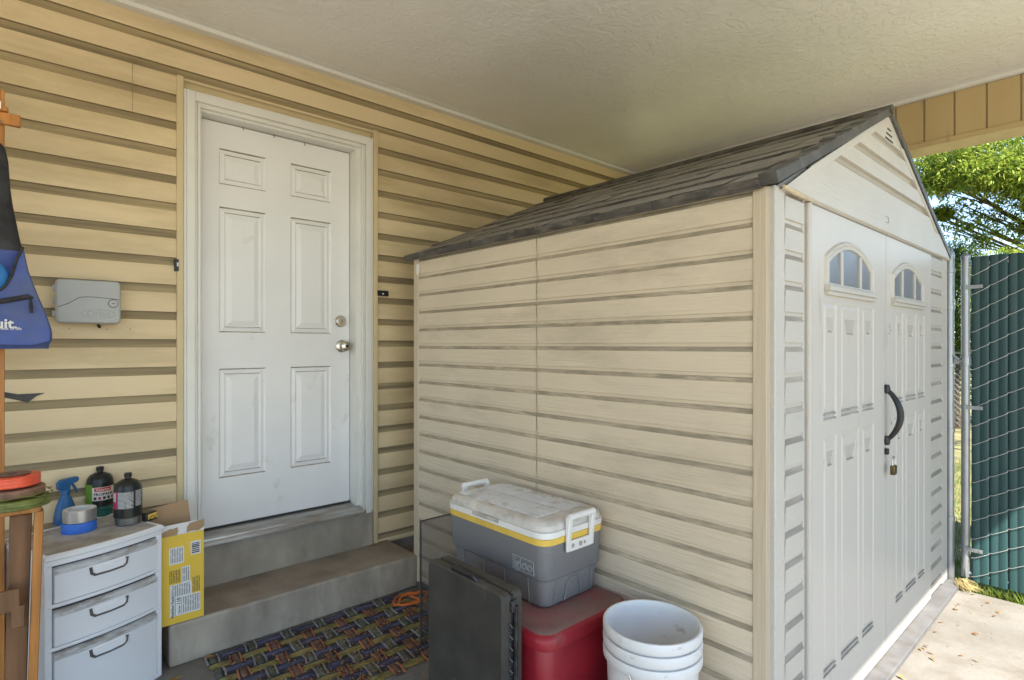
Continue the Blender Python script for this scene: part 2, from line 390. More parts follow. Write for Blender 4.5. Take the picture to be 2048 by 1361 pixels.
# threshold
s = MB()
s.prism([(2.985, .385), (2.985, .397), (3.01, .404), (3.012, .412), (3.035, .416), (3.125, .428), (3.14, .428), (3.14, .385)], lambda a, b, d: (d, a, b), .70, 1.548)
s.build('threshold', m_alu, house, .0015, world=True)
s = MB(); s.box(.725, 1.523, 3.108, 3.121, .4285, .4355); s.build('door_sweep', m_dark, house, world=True)

# hardware on the wall
def wallbox(name, label, cat, px0, px1, py0, py1, d, mat, parent=None):
    a, b = onY(px0, py1, WY - .014), onY(px1, py0, WY - .014)
    s = MB(); s.box(a.x, b.x, WY - .014 - d, WY - .003, a.z, b.z); o = s.build(name, mat, parent, .002)
    return tag(o, label, cat) if label else o
br = wallbox('strike_bracket', 'small black metal bracket on the siding right of the white door', 'bracket', 752, 774, 583, 592, .02, m_black)
s = MB(); p = onY(766, 588, WY - .034); disc_y(s, (p.x, WY - .034, p.z), ((.005, 0), (.005, .002), (.001, .002)), 12); s.build('screw', m_white, br, world=True)
db_ = wallbox('doorbell', 'slim dark doorbell button on the left door trim', 'doorbell', 348, 356, 520, 543, .02, m_black)
s = MB(); p = onY(352, 531, WY); s.box(p.x - .003, p.x + .003, WY - .038, WY - .03, p.z - .009, p.z + .009); s.build('button', m_white, db_, .001, world=True)
s = MB(); pts = [onY(a, b, WY - .02) for a, b in ((0, 783), (36, 789), (90, 786), (72, 793), (55, 806), (36, 801), (0, 794))]
s.prism([(p.x, p.z) for p in pts], lambda a, b, d: (a, d, b), WY - .0215, WY - .019)
tag(s.build('tape_scrap', m_black), 'torn scrap of black tape stuck low on the siding left of the door', 'tape')

# ------------------------------------------------------------------ carport roof
roof = thing('carport_roof', 'carport roof with white textured ceiling and yellow panelled side header', 'roof', (0, 1, ZC))
s = MB(); s.box(-3.5, 4.45, -1.0, 3.5, ZC, ZC + .2); s.build('ceiling', m_ceil, roof, world=True)
s = MB(); s.box(-3.5, 4.45, -1.04, -1.0, 2.555, ZC + .2); s.build('fascia', m_white, roof, world=True)
s = MB(); s.box(-3.5, 4.155, 2.985, WY - .0005, 2.846, ZC - .001); s.box(4.155, XB - .0005, -1, WY, 2.8465, ZC - .0012)
s.box(-3.5, 4.09, 2.95, 2.986, 2.866, ZC - .0008); s.box(4.10, 4.1545, -1, 2.95, 2.866, ZC - .0009)
s.build('ceiling_trim', m_white, roof, .002, world=True)
s = MB(); s.box(XB + .006, XB + .2, -1.0, WY + .3, 2.563, ZC - .002)
y = .892 + .148 * 15
while y > -1:
    s.box(XB, XB + .0065, max(y - .148 + .0045, -.999), min(y - .0045, WY - .005), 2.585, 2.846, 1); y -= .148
s.box(XB - .008, XB + .012, -1, WY - .004, 2.560, 2.586, 1)
s.box(XB + .0125, XB + .205, -1, WY + .2, 2.558, 2.5655, 2)
m_header = M('header_panel', (.50, .375, .185), .5, .06, 4, .1, 40, (1, 1, .1), ((.33, .24, .12), .70, .06, 12))
s.build('side_header', [m_lip, m_header, m_sid], roof, .0015, world=True)
# two posts out of frame carry the roof
for x, y in ((XB + .1, -.94), (-3.3, -.94)):
    s = MB(); s.box(x - .05, x + .05, y - .045, y + .05, -.1, 2.56)
    s.build('post', m_white, roof, .004, world=True)

# ------------------------------------------------------------------ steps
s = MB()
st = thing('concrete_steps', 'worn grey concrete steps below the white back door', 'steps', (1.125, 2.9, 0))
s.box(.52, 1.73, 2.707, WY + .0105, 0, .178); s.build('lower_step', m_conc, st, .012, 3, world=True)
s = MB(); s.add([(.53, 2.717, .1795), (1.72, 2.717, .1795), (1.72, WY, .1795), (.53, WY, .1795)], [(0, 1, 2, 3)]); s.build('tread', m_tread, st, world=True)
s = MB(); s.box(.66, 1.622, 3.022, WY + .0095, .17, .384); s.build('upper_step', m_conc, st, .004, world=True)

# ------------------------------------------------------------------ shed
SX, SY0, SY1, SXR = 1.74, .750, 2.74, 3.975
shed = thing('storage_shed', 'beige resin storage shed with double white doors and dark shingle roof', 'shed', (2.86, 1.74, 0))
EV = 1.835
PIT = .0965; SB = 1.33 - .0715 - PIT * 20
def shed_prof(z0, z1):
    pts = []; k = 0
    while SB + k * PIT < z1 + PIT:
        zb = SB + k * PIT
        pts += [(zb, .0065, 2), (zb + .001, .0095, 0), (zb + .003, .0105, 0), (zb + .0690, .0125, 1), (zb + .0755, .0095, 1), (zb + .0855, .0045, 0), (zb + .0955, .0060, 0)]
        k += 1
    res = []
    for i in range(len(pts) - 1):
        (a, oa, ma), (b, ob, _) = pts[i], pts[i + 1]
        if b <= z0 or a >= z1: continue
        f = lambda z: oa + (ob - oa) * (z - a) / (b - a)
        res.append((max(a, z0), f(max(a, z0)), min(b, z1), f(min(b, z1)), ma))
    return res
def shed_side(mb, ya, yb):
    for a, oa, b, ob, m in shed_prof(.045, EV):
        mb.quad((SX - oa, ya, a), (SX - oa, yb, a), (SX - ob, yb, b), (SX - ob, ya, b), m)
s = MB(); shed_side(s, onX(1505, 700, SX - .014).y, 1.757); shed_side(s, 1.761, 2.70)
s.box(SX - .0005, SX + .03, SY0 + .03, SY1, .03, EV, 0)
s.build('side_wall', [m_shed, m_sheddirt, m_shedline], shed, world=True, sharp=25)
s = MB(); s.box(SX - .008, SX - .001, 1.757, 1.761, .045, EV); s.build('panel_seam', M('seam_line', (.46, .38, .27), .6), shed, world=True)
pieces('rear_wall', ((SXR - .03, SXR, SY0 + .03, SY1, .03, EV), (SX + .03, SXR - .03, SY1 - .03, SY1, .03, EV)), m_shed, shed)
s = MB(); s.box(SX + .02, SXR - .03, SY0 + .05, SY1 - .03, .02, .045); s.build('shed_floor', m_base, shed, world=True)
# corner posts
ya = onX(1505, 700, SX - .014).y; yb = onX(1537, 700, SX - .014).y
pieces('corner_post', ((SX - .016, SX + .01, yb + .003, ya, .03, EV - .002), (SX - .013, SX + .02, SY0 + .012, yb - .002, .03, EV - .003), (SX - .016, SX + .005, 2.695, 2.742, .03, EV)), m_shedtrim, shed, .004, 3)
pieces('corner_gap', ((SX - .006, SX - .001, yb - .01, yb + .01, .03, EV - .004),), m_dark, shed)
pieces('corner_trim', ((SX - .011, SX + .06, SY0 - .012, SY0 + .0115, .03, EV - .003), (3.857, SXR + .004, SY0 - .012, SY0 + .03, .03, EV - .003), (1.9435, 1.958, SY0 - .010, SY0 + .03, .03, EV - .008)), m_shedw, shed, .004, 3)
# front strips of lapped siding
for xa, xb in ((1.80, 1.9435), (3.60, 3.857)):
    s = MB()
    for a, oa, b, ob, m in shed_prof(.045, EV):
        s.quad((xa, SY0 - oa * 1.05, a), (xb, SY0 - oa * 1.05, a), (xb, SY0 - ob, b), (xa, SY0 - ob, b), m)
    s.box(xa, xb, SY0 - .0005, SY0 + .04, .03, EV)
    s.build('front_wall', [m_shedw, m_shedwd, m_shedline], shed, world=True, sharp=25)
s = MB(); s.box(1.958, 3.60, SY0 + .016, SY0 + .05, .03, EV); s.build('door_recess', m_dark, shed, world=True)
# doors
DT, DB = 1.818, .032
def shed_door(xa, xb, colset, win, round_left):
    y = SY0 - .014
    mb = MB()
    rws = ((.196, 1.03), (1.087, 1.50))
    xs = [xa]; [xs.extend(c) for c in colset]; xs.append(xb)
    wx0, wx1 = win; zs = [DB, rws[0][0], rws[0][1], rws[1][0], rws[1][1], DT]
    for i in range(len(xs) - 1):
        for j in range(5):
            a, b, c, d = xs[i], xs[i + 1], zs[j], zs[j + 1]
            if i % 2 == 1 and j in (1, 3):
                # blow-moulded panel: bevelled lip, ramped top, flat raised field, scored bottom
                ins = .010; m_ = (a + b) / 2; wv = (b - a) / 2 - .02
                o = [(a, y, c), (b, y, c), (b, y, d), (a, y, d)]
                p = [(a + ins, y + .005, c + .012), (b - ins, y + .005, c + .012), (b - ins, y + .004, d - .010), (a + ins, y + .004, d - .010)]
                q = [(a + .020, y + .0005, c + .06), (b - .020, y + .0005, c + .06), (b - .020, y + .0005, d - .022), (a + .020, y + .0005, d - .022)]
                for k in range(4):
                    k2 = (k + 1) % 4
                    mb.quad(o[k], o[k2], p[k2], p[k]); mb.quad(p[k], p[k2], q[k2], q[k])
                zt, zb_ = d - .022, d - .022 - .078 - wv * .15
                n1, n2 = (m_ + wv * .52, y + .0005, zb_), (m_ - wv * .52, y + .0005, zb_)
                e1, e2 = (m_ + wv * .50, y + .0070, zb_ + .005), (m_ - wv * .50, y + .0070, zb_ + .005)
                mb.add([q[0], q[1], q[2], n1, n2, q[3]], [(0, 1, 2, 3, 4, 5)])
                h1, h2 = [(u[0] * .6 + v[0] * .4, u[1] * .6 + v[1] * .4, u[2] * .6 + v[2] * .4) for u, v in ((q[2], e1), (q[3], e2))]
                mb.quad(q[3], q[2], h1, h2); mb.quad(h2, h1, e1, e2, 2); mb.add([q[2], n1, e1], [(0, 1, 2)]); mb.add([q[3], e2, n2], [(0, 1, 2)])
                mb.quad(e1, n1, n2, e2, 1)
            else: mb.quad((a, y, c), (b, y, c), (b, y, d), (a, y, d))
    mb.box(xa, xb, y + .014, y + .030, DB, DT)
    for (p0, p1) in (((xa, DB), (xb, DB)), ((xb, DB), (xb, DT)), ((xb, DT), (xa, DT)), ((xa, DT), (xa, DB))):
        mb.quad((p0[0], y, p0[1]), (p1[0], y, p1[1]), (p1[0], y + .015, p1[1]), (p0[0], y + .015, p0[1]))
    d = mb.build('shed_door', [m_sdoor, m_slot, M('scoop_shade', (.435, .41, .365), .6)], shed, world=True, sharp=18)  # third colour paints shading onto the lower scoop ramps
    for a, b in colset:
        for c, dd in rws:
            pieces('score_line', ((a + .004, b - .008, y - .0012, y + .0008, c, c + .006), (a + .004, b - .014, y - .0012, y + .0008, c + .016, c + .024)), m_slot, d)
    # eyebrow window
    mb = MB(); zb, zs_, zt = 1.548, 1.652, 1.722; xm = (wx0 + wx1) / 2; hw = (wx1 - wx0) / 2
    def arc(ins, n=18):
        h = hw - ins; rise = zt - zs_ - ins * .2
        return [(xm + h * (-1 + 2 * i / n), zs_ - ins * .75 + (rise) * (1 - (-1 + 2 * i / n) ** 2)) for i in range(n + 1)]
    def outline(ins): return [(xm + hw - ins, zb + ins), (xm - hw + ins, zb + ins)] [::-1] and ([(xm - hw + ins, zb + ins)] + arc(ins) + [(xm + hw - ins, zb + ins)])
    rings = []
    for ins, dep in ((-.012, 0.0), (-.007, .009), (.000, .011), (.008, .006), (.010, .008), (.019, .007), (.021, -.001)):
        rings.append([(a, y - dep, b) for a, b in outline(ins)])
    mb.loft(rings, 0, False)
    for t in (-.42, .40):
        xm_ = xm + hw * t; mb.box(xm_ - .012, xm_ + .012, y - .0075, y, zb + .016, zs_ + (zt - zs_) * (1 - t * t) - .022)
    mb.box(xm - hw - .014, xm + hw + .014, y - .022, y, zb - .010, zb + .006); mb.box(xm - hw - .010, xm + hw + .010, y - .014, y, zb - .0245, zb - .0102)
    wf = mb.build('window', m_shedw, d, .0015, world=True)
    mb = MB(); ol = outline(.0185); mb.add([(a, y - .0012, b) for a, b in ol], [tuple(range(len(ol)))])
    mb.build('pane', m_frost, wf, world=True)
    return d
dl = shed_door(1.969, 2.820, ((2.108, 2.236), (2.280, 2.478), (2.515, 2.660)), (2.128, 2.625), True)
dr = shed_door(2.824, 3.597, ((2.965, 3.085), (3.125, 3.31), (3.345, 3.47)), (2.905, 3.415), False)
s = MB(); s.tube([(1.981, SY0 - .012, DB), (1.981, SY0 - .012, DT)], .011, 12); s.build('hinge_roll', m_shedw, dl, world=True)
s = MB()
for px, py in ((1779, 650), (1780, 655), (1781, 661), (1779, 667), (1780, 840), (1790, 838), (1797, 840), (1795, 835), (1783, 846)):
    p = onY(px, py, SY0 - .015); rr = random.uniform(.003, .007)
    s.box(p.x - rr, p.x + rr, SY0 - .0155, SY0 - .0138, p.z - rr * random.uniform(.4, 1.6), p.z + rr); s.build('scuff', m_slot, dr, world=True); s = MB()
# black C handle
hx = 2.806
pts = []
for i in range(15):
    t = i / 14; z = 1.155 - .208 * t; out = .046 * math.sin(math.pi * t) ** .8
    pts.append((hx + .006, SY0 - .024 - out, z))
s = MB(); s.tube(pts, [.009 + .004 * math.sin(math.pi * i / 14) for i in range(15)], 10)
s.lathe([(.002, -.004), (.010, 0), (.014, .02), (.010, .035)], (hx + .003, SY0 - .020, 1.145), 12, cap=True); s.lathe([(.010, -.035), (.014, -.02), (.010, 0), (.002, .004)], (hx + .003, SY0 - .020, .958), 12, cap=True)
s.build('door_handle', m_black, dl, world=True)
# hasp and padlock
s = MB(); s.box(hx - .008, hx + .012, SY0 - .028, SY0 - .012, .882, .908); s.build('hasp', m_black, dl, .003, world=True)
pl = thing('padlock', 'small tarnished brass padlock hanging below the black shed handle', 'padlock', (hx + .004, SY0 - .045, .80))
s = MB(); s.box(-.019, .019, -.009, .009, .0, .040); s.build('lock_body', m_lock, pl, .004)
s = MB(); s.tube([(-.012, 0, .038)] + [(-.012 * math.cos(math.pi * i / 8), 0, .062 + .014 * math.sin(math.pi * i / 8)) for i in range(9)] + [(.012, 0, .038)], .0035, 8); s.build('shackle', m_steel, pl)
# gable
AX, AZ = 2.83, 2.338
def gl(z): return SX + .018 + (z - EV) * (AX - SX - .018) / (AZ - EV)
def gr(z): return SXR - (z - EV) * (SXR - AX) / (AZ - EV)
gy = SY0 - .022
s = MB()
lv = [(EV - .012, .020, 0), (EV - .008, .028, 0), (EV + .10, .026, 0), (EV + .102, .020, 0), (EV + .165, .020, 0), (EV + .170, .008, 1), (EV + .185, .004, 1), (EV + .198, .006, 0), (EV + .200, .020, 0),
      (EV + .262, .020, 0), (EV + .267, .008, 1), (EV + .282, .004, 1), (EV + .295, .006, 0), (EV + .297, .020, 0), (EV + .355, .020, 0), (EV + .36, .008, 1), (EV + .373, .004, 1), (EV + .384, .006, 0), (EV + .386, .020, 0), (AZ - .012, .020, 0)]
bd = .05
for i in range(len(lv) - 1):
    (a, oa, m), (b, ob, _) = lv[i], lv[i + 1]
    A, B = max(a, EV), max(b, EV)
    s.quad((gl(A), gy - oa + .02, a), (gr(A), gy - oa + .02, a), (gr(B), gy - ob + .02, b), (gl(B), gy - ob + .02, b), m)
s.prism([(gl(EV), EV), (gr(EV), EV), (gr(AZ), AZ)], lambda a, b, d: (a, d, b), gy + .017, gy + .05)
s.quad((gl(EV), gy, EV - .012), (gr(EV), gy, EV - .012), (gr(EV), gy + .05, EV - .012), (gl(EV), gy + .05, EV - .012))
gab = s.build('gable', [m_shedw, M('gable_groove', (.44, .395, .32), .6, .12, 10, .2, 80, (.2, 1, 1), ((.36, .32, .26), .56, .12, 6))], shed, world=True, sharp=25)
s = MB()
for side in (gl, gr):   # raised border along both rakes
    sg = 1 if side is gl else -1
    z0_, z1_ = EV + .10, AZ - .03
    s.loft([[(side(z) + sg * .0, gy - .004, z), (side(z) + sg * .07, gy - .004, z), (side(z) + sg * .07, gy + .018, z), (side(z), gy + .018, z)] for z in (z0_, z1_ - .07)], 0)
s.build('gable_border', m_shedw, gab, .003, world=True)
for k, hw in ((0, .060), (1, .046), (2, .030)):
    z = AZ - .112 + k * .022; pieces('vent_slot', ((AX - hw + .012, AX + hw, gy - .0012, gy + .004, z, z + .007),), m_dark, gab)
s = MB(); s.box(1.90, 3.66, SY0 - .020, SY0 + .02, DT + .003, EV - .0122); s.build('door_header', m_shedw, shed, .003, world=True)
s = MB(); s.tube([(SX + .012, gy - .004, EV - .006), (1.83, gy - .007, EV - .012), (1.92, gy - .006, EV - .014), (1.99, gy - .003, EV - .012)], [.005, .008, .007, .003], 8)
s.build('warped_edge', M('yellowed_resin', (.56, .46, .31), .5, .12, 20), shed, world=True)
s = MB(); p = onY(1589, 377, gy - .01); disc_y(s, (p.x, gy - .005, p.z), ((.007, 0), (.006, .003), (.001, .003)), 12); s.build('screw_head', m_steel, gab, world=True)
p = onY(1774, 440, gy - .008)
s = MB(); s.tube([(p.x - .02, gy - .008, p.z + .012), (p.x + .022, gy - .008, p.z + .012), (p.x + .022, gy - .008, p.z - .012), (p.x - .02, gy - .008, p.z - .012)], .0012, 6); s.build('moulding_mark', m_shedwd, gab, world=True)
# roof shingles
RY0, RY1 = .726, 2.795
ex, ez = 1.705, 1.845
slope = Vector((AX - ex, 0, AZ + .012 - ez)); SL = slope.length; sd = slope / SL; sn = Vector((-sd.z, 0, sd.x))
NR = 7; rl = SL / NR
for side in (0, 1):
    s = MB(); rng = random.Random(3)
    def P(a, y, o):
        q = Vector((ex, 0, ez)) + sd * a + sn * o
        x = q.x if side == 0 else 2 * AX - q.x
        return (x, y, q.z)
    s.loft([[P(0, y, -.012), P(SL, y, -.012), P(SL, y, .002), P(0, y, .002)] for y in (RY0 + .02, RY1)], 1)
    for r in range(NR):
        y = RY0 + .02 - rng.uniform(0, .15)
        while y < RY1:
            wd = rng.choice((.075, .10, .13, .16, .19)); y2 = min(y + wd, RY1); ya_ = max(y, RY0 + .02)
            if y2 - ya_ > .02:
                up = rng.choice((0, 0, .018, .026)); th = rng.choice((.005, .008, .012))
                a0, a1 = r * rl + up, min((r + 1) * rl + .03, SL)
                yy1 = y2 - .0025
                pts = [P(a0, ya_, .001), P(a0, yy1, .001), P(a0, yy1, th), P(a0, ya_, th), P(a1, ya_, .001), P(a1, yy1, .001), P(a1, yy1, .003), P(a1, ya_, .003)]
                s.add(pts, [(0, 1, 2, 3), (3, 2, 6, 7), (0, 3, 7, 4), (1, 5, 6, 2), (4, 7, 6, 5)], [1, 0, 1, 1, 0])
            y = y2
    s.build('roof', [m_roof, m_roofdark], shed, world=True, sharp=20)
    # rake cap with a step at every course
    s = MB()
    rings = []
    for r in range(NR):
        a0, a1 = r * rl - (.004 if r == 0 else 0), (r + 1) * rl
        for a, th in ((a0, .022), (a1 - .03, .016), (a1 - .002, .0155)):
            rings.append([P(a, RY0 - .010, -.016), P(a, RY0 + .045, -.016), P(a, RY0 + .050, th), P(a, RY0 - .008, th)])
    s.loft(rings, 0)
    s.build('rake_cap', M('rake_grey', (.075, .072, .066), .5, .2, 9, .2, 50, (1, 1, 1), ((.13, .125, .115), .6, .1, 12)), shed, .003, world=True)
    s = MB(); s.loft([[P(-.008, y, -.022), P(.03, y, -.022), P(.03, y, .006), P(-.004, y, .008)] for y in (RY0 + .045, RY1)], 0)
    yy = RY0 + .05; 
    while yy < RY1 - .05:
        w2 = rng.uniform(.12, .3); s.loft([[P(-.011, y, -.010), P(.02, y, -.010), P(.02, y, .010), P(-.008, y, .012)] for y in (yy, min(yy + w2 * .6, RY1))], 0); yy += w2
    s.build('eave_edge', m_roofdark, shed, .002, world=True)
s = MB(); s.tube([(AX, RY0 - .014, AZ + .018), (AX, RY1, AZ + .018)], .022, 8); s.build('ridge_cap', m_roofdark, shed, world=True)
s = MB(); s.box(SX - .005, SXR + .01, SY0 - .075, SY0 - .001, .001, .026); s.box(SX - .012, SXR + .01, SY0, SY1, .001, .030)
s.build('base', m_base, shed, .004, world=True)
s = MB(); p = onX(850, 530, SX - .016)
s.prism([(2.682, 1.795), (2.705, 1.80), (2.712, 1.775), (2.708, 1.745), (2.690, 1.735), (2.680, 1.76)], lambda a, b, d: (d, a, b), SX - .020, SX - .014)
s.build('corner_clip', m_white, shed, .002, world=True)

# ------------------------------------------------------------------ gate and post
GX = 4.03
fp = thing('fence_post', 'round galvanised fence post beside the right corner of the shed', 'post', (GX - .005, .737, 0))
s = MB(); s.lathe([(.023, -.12), (.023, 1.85)], (0, 0, 0), 20, cap=True); s.build('pipe', m_galv, fp)
s = MB(); s.lathe([(.025, 0), (.025, .02), (.021, .035), (.012, .045), (.0005, .047)], (0, 0, 1.845), 20); s.build('cap', m_galv, fp)
for z in (.35, .85, 1.22, 1.55, 1.76):
    s = MB(); s.lathe([(.0235, 0), (.027, .001), (.027, .024), (.0235, .025)], (0, 0, z), 20); s.build('band', m_galv, fp)
gate = thing('gate', 'chain link gate filled with dark green privacy slats beside the shed', 'gate', (GX, .665, 0))
GL = 1.15
s = MB(); gr_ = .0205
s.tube([(GX, .665, .05), (GX, .665, 1.835)], gr_, 16); s.tube([(GX, .665 - GL, .05), (GX, .665 - GL, 1.835)], gr_, 16)
s.tube([(GX, .665, .072), (GX, .665 - GL, .072)], .011, 12); s.tube([(GX, .665, 1.80), (GX, .665 - GL, 1.80)], .011, 12)
s.lathe([(.0225, 0), (.0225, .016), (.012, .03), (.0005, .032)], (GX, .665, 1.83), 16)
s.build('frame', m_galv, gate, world=True)
s = MB(); sw = .078; y = .638; yl = []
while y > .665 - GL + .03:
    y2 = max(y - sw, .665 - GL + .02); yl.append((y, y2))
    n = 6; ring = []
    prof = [(y - .0015, .003), (y - .006, -.002), (y - .010, -.003), (y - .034, -.0035), (y - .036, -.002), (y - .040, -.002), (y - .042, -.0035), (y2 + .010, -.003), (y2 + .006, -.002), (y2 + .0005, .003)]
    s.loft([[(GX - .012 + d, q, z) for q, d in prof] for z in (.035, 1.845 - random.uniform(0, .01))], 0, False, False)
    s.box(GX - .004, GX - .002, y2, y, .035, 1.84)
    y = y2
s.build('slat_panel', m_green, gate, world=True, sharp=50)
s = MB()
for k in range(-22, 34):
    for j, (ya_, yb_) in enumerate(yl):
        z0_ = .06 + k * .1045 + j * .046
        if z0_ < .05 or z0_ > 1.79: continue
        pth = [(GX - .021, ya_ - .001, z0_), (GX - .024, ya_ - .02, z0_ + .006), (GX - .024, (ya_ + yb_) / 2, z0_ + .017), (GX - .024, yb_ + .012, z0_ + .032), (GX - .021, yb_ + .001, z0_ + .040), (GX - .018, yb_ - .001, z0_ + .046)]
        s.tube(pth, .0016, 5)
s.build('chain_mesh', M('mesh_wire', (.55, .57, .57), .4, .1, 20, metal=.6), gate, world=True)
for z in (.20, .99, 1.12, 1.66):
    if z == 1.12: continue
    s = MB(); s.lathe([(.0212, 0), (.0235, .001), (.0235, .021), (.0212, .022)], (GX, .665, z), 16)
    s.box(GX - .030, GX - .024, .585, .668, z + .001, z + .021); s.tube([(GX - .034, .597, z + .011), (GX - .022, .597, z + .011)], .006, 8)
    s.build('tension_band', m_galv, gate, world=True)
z = 1.235
s = MB(); s.lathe([(.0212, 0), (.0245, .001), (.0245, .05), (.0212, .051)], (GX, .665, z), 16)
s.box(GX - .020, GX - .008, .69, .715, z + .008, z + .036); s.tube([(GX - .014, .69, z + .03), (GX - .014, .73, z + .06), (GX - .02, .765, z + .095)], .009, 8); s.tube([(GX - .014, .675, z + .022), (GX - .014, .71, z + .022)], .008, 8)
s.build('fork_latch', m_galv, gate, world=True)
s = MB(); s.tube([(GX - .028, .660, .10), (GX - .03, .655, .05), (GX - .03, .652, -.02)], .006, 8); s.build('drop_rod', m_galv, gate, world=True)
# fence running on beyond the gate
fe = thing('fence', 'green slatted chain link fence continuing beyond the gate', 'fence', (GX, -2.0, 0))
s = MB()
for y in (-.56, -2.5, -4.4): s.tube([(GX, y, -.1), (GX, y, 1.87)], .028, 12)
s.tube([(GX, -.56, 1.82), (GX, -4.4, 1.82)], .018, 8); s.build('post_and_rail', m_galv, fe, world=True)
s = MB(); s.box(GX - .006, GX + .004, -4.38, -.60, .03, 1.80); s.build('slat_panel', m_green, fe, world=True)

# ------------------------------------------------------------------ coolers, table, buckets, pane
def rbox(mb, x0, x1, y0, y1, secs, r, m=0, cap=True, n=5):
    """stack of rounded rectangles: secs = (z, inset)"""
    rings = []
    for z, ins in secs:
        rr = max(r - ins * .5, .004)
        rings.append([(a, b, z) for a, b in rrect(x1 - x0 - 2 * ins, y1 - y0 - 2 * ins, rr, n, (x0 + x1) / 2, (y0 + y1) / 2)])
    mb.loft(rings, m, cap)
RZ = .424
rc = thing('red_cooler', 'large dusty red cooler on the ground below the grey cooler', 'cooler', (1.49, 1.59, 0))
s = MB(); rbox(s, 1.275, 1.715, 1.262, 1.93, ((.001, .03), (.02, .018), (.36, .004), (.368, .008)), .05); s.build('body', m_red, rc, world=True)
s = MB(); rbox(s, 1.268, 1.72, 1.252, 1.94, ((.366, .012), (.3705, .002), (.398, 0), (.410, .004), (.418, .014), (.4225, .035)), .055)
s.m = [1 if max(s.v[i][2] for i in f) > .4185 and min(s.v[i][2] for i in f) > .409 else 0 for f in s.f]
s.build('lid', [m_red, m_redtop], rc, world=True)
gc = thing('grey_cooler', 'speckled grey cooler with yellow band and white lid on the red cooler', 'cooler', (1.54, 1.65, RZ))
cx0, cx1, cy0, cy1 = 1.384, 1.705, 1.372, 1.935; z = RZ
s = MB()
rbox(s, cx0, cx1, cy0, cy1, ((z, .03), (z + .006, .022), (z + .012, .019), (z + .098, .010), (z + .103, .004), (z + .108, .001), (z + .2285, -.004)), .045, n=6)
gb = s.build('body', m_grey, gc, world=True)
s = MB(); rbox(s, cx0, cx1, cy0, cy1, ((z + .228, -.005), (z + .230, -.0085), (z + .251, -.0095), (z + .253, -.006)), .048, n=6); s.build('yellow_band', m_cyel, gc, world=True)
s = MB(); rbox(s, cx0, cx1, cy0, cy1, ((z + .252, -.007), (z + .254, -.0105), (z + .274, -.0105), (z + .276, .0)), .05, n=6); s.build('white_rim', m_cwhite, gc, world=True)
s = MB(); rbox(s, cx0, cx1, cy0, cy1, ((z + .275, -.003), (z + .278, -.006), (z + .294, -.004), (z + .302, .004), (z + .307, .018), (z + .3085, .03)), .052, n=6)
lid = s.build('lid', m_clid, gc, world=True)
s = MB()
for i in range(34):
    y = cy0 + .075 + i * .0136
    for xa, xb in ((cx0 + .035, (cx0 + cx1) / 2 - .004), ((cx0 + cx1) / 2 + .004, cx1 - .05)): s.box(xa, xb, y, y + .0062, z + .3070, z + .3125)
for i in range(14): s.box(cx1 - .045, cx1 - .036, cy0 + .09 + i * .03, cy0 + .108 + i * .03, z + .3075, z + .3112)
s.build('lid_ribs', M('worn_rib', (.70, .68, .63), .5, .06, 20, 0, 10, (1, 1, 1), ((.42, .35, .27), .60, .1, 13)), lid, .001, world=True)
s = MB(); s.box(cx0 - .012, cx0 - .002, 1.60, 1.76, z + .262, z + .275); s.box(cx0 - .016, cx0 - .010, 1.62, 1.70, z + .266, z + .277)
s.build('latch', m_dusty, lid, .002, world=True)
def handle(ys, sgn):
    s = MB(); xm = (cx0 + cx1) / 2 + .004; hw = .062; y = ys
    zt = z + .318; zb = z + .205
    s.tube([(xm - hw - .006, y + sgn * .022, zt), (xm + hw + .006, y + sgn * .022, zt)], .012, 12)
    for q in (-1, 1):
        s.loft([[(xm + q * hw - .010, y + sgn * .008, a), (xm + q * hw + .010, y + sgn * .008, a), (xm + q * hw + .010, y + sgn * b, a), (xm + q * hw - .010, y + sgn * b, a)] for a, b in ((zb - .01, .018), (zb + .03, .020), (zt, .030))], 0)
    s.box(xm - hw, xm + hw, min(y + sgn * .006, y + sgn * .016), max(y + sgn * .006, y + sgn * .016), zb - .012, zb + .026)
    h = s.build('handle', m_cwhite, gc, .003, world=True)
    for q, rr in ((-.04, .008), (0, .009), (.022, .005)):
        if sgn < 0: s = MB(); disc_y(s, (xm + q, y - .016, zb + .008), ((rr, 0), (rr, .002), (rr * .7, .002), (rr * .6, .0005)), 12); s.build('handle_screw', m_dusty, h, world=True)
handle(cy0 - .004, -1); handle(cy1 + .004, 1)
# embossed name plate, foot scoops
s = MB()
pa, pb = onX(1026, 1110, cx0), onX(1068, 1150, cx0)
yA, yB = pb.y, pa.y; xa = cx0 + .0035
fr = [(yA, z + .118), (yB, z + .118), (yB, z + .165), (yA, z + .165)]
s.tube([(xa - .005, a, b) for a, b in fr], .0022, 6, loop=True)
ym = (yA + yB) / 2
text(s, 'igloo', .050, lambda a, b, d: (xa - .006 - d, ym - a, z + .141 + b), 0, .0008, depth=.002)
s.build('name_plate', M('cooler_emboss', (.30, .305, .31), .45, .1, 60), gb, world=True)
s = MB(); xm = (cx0 + cx1) / 2
s.tube([(xm - .045, cy0 + .0135, z + .012), (xm - .030, cy0 + .010, z + .078), (xm - .018, cy0 + .009, z + .086), (xm + .018, cy0 + .009, z + .086), (xm + .030, cy0 + .010, z + .078), (xm + .045, cy0 + .0135, z + .012)], .0035, 6)
s.build('foot_scoop', m_grey, gb, world=True)
for q in (-.10, .10): s = MB(); s.tube([(xm + q, cy0 + .0165, z + .01), (xm + q * .92, cy0 + .009, z + .098)], .0025, 6); s.build('foot_rib', m_grey, gb, world=True)
for yy in (cy0 + .09, cy0 + .22, cy0 + .34, cy1 - .1): s = MB(); s.tube([(cx0 + .0155, yy, z + .01), (cx0 + .008, yy, z + .098)], .0025, 6); s.build('foot_rib', m_grey, gb, world=True)

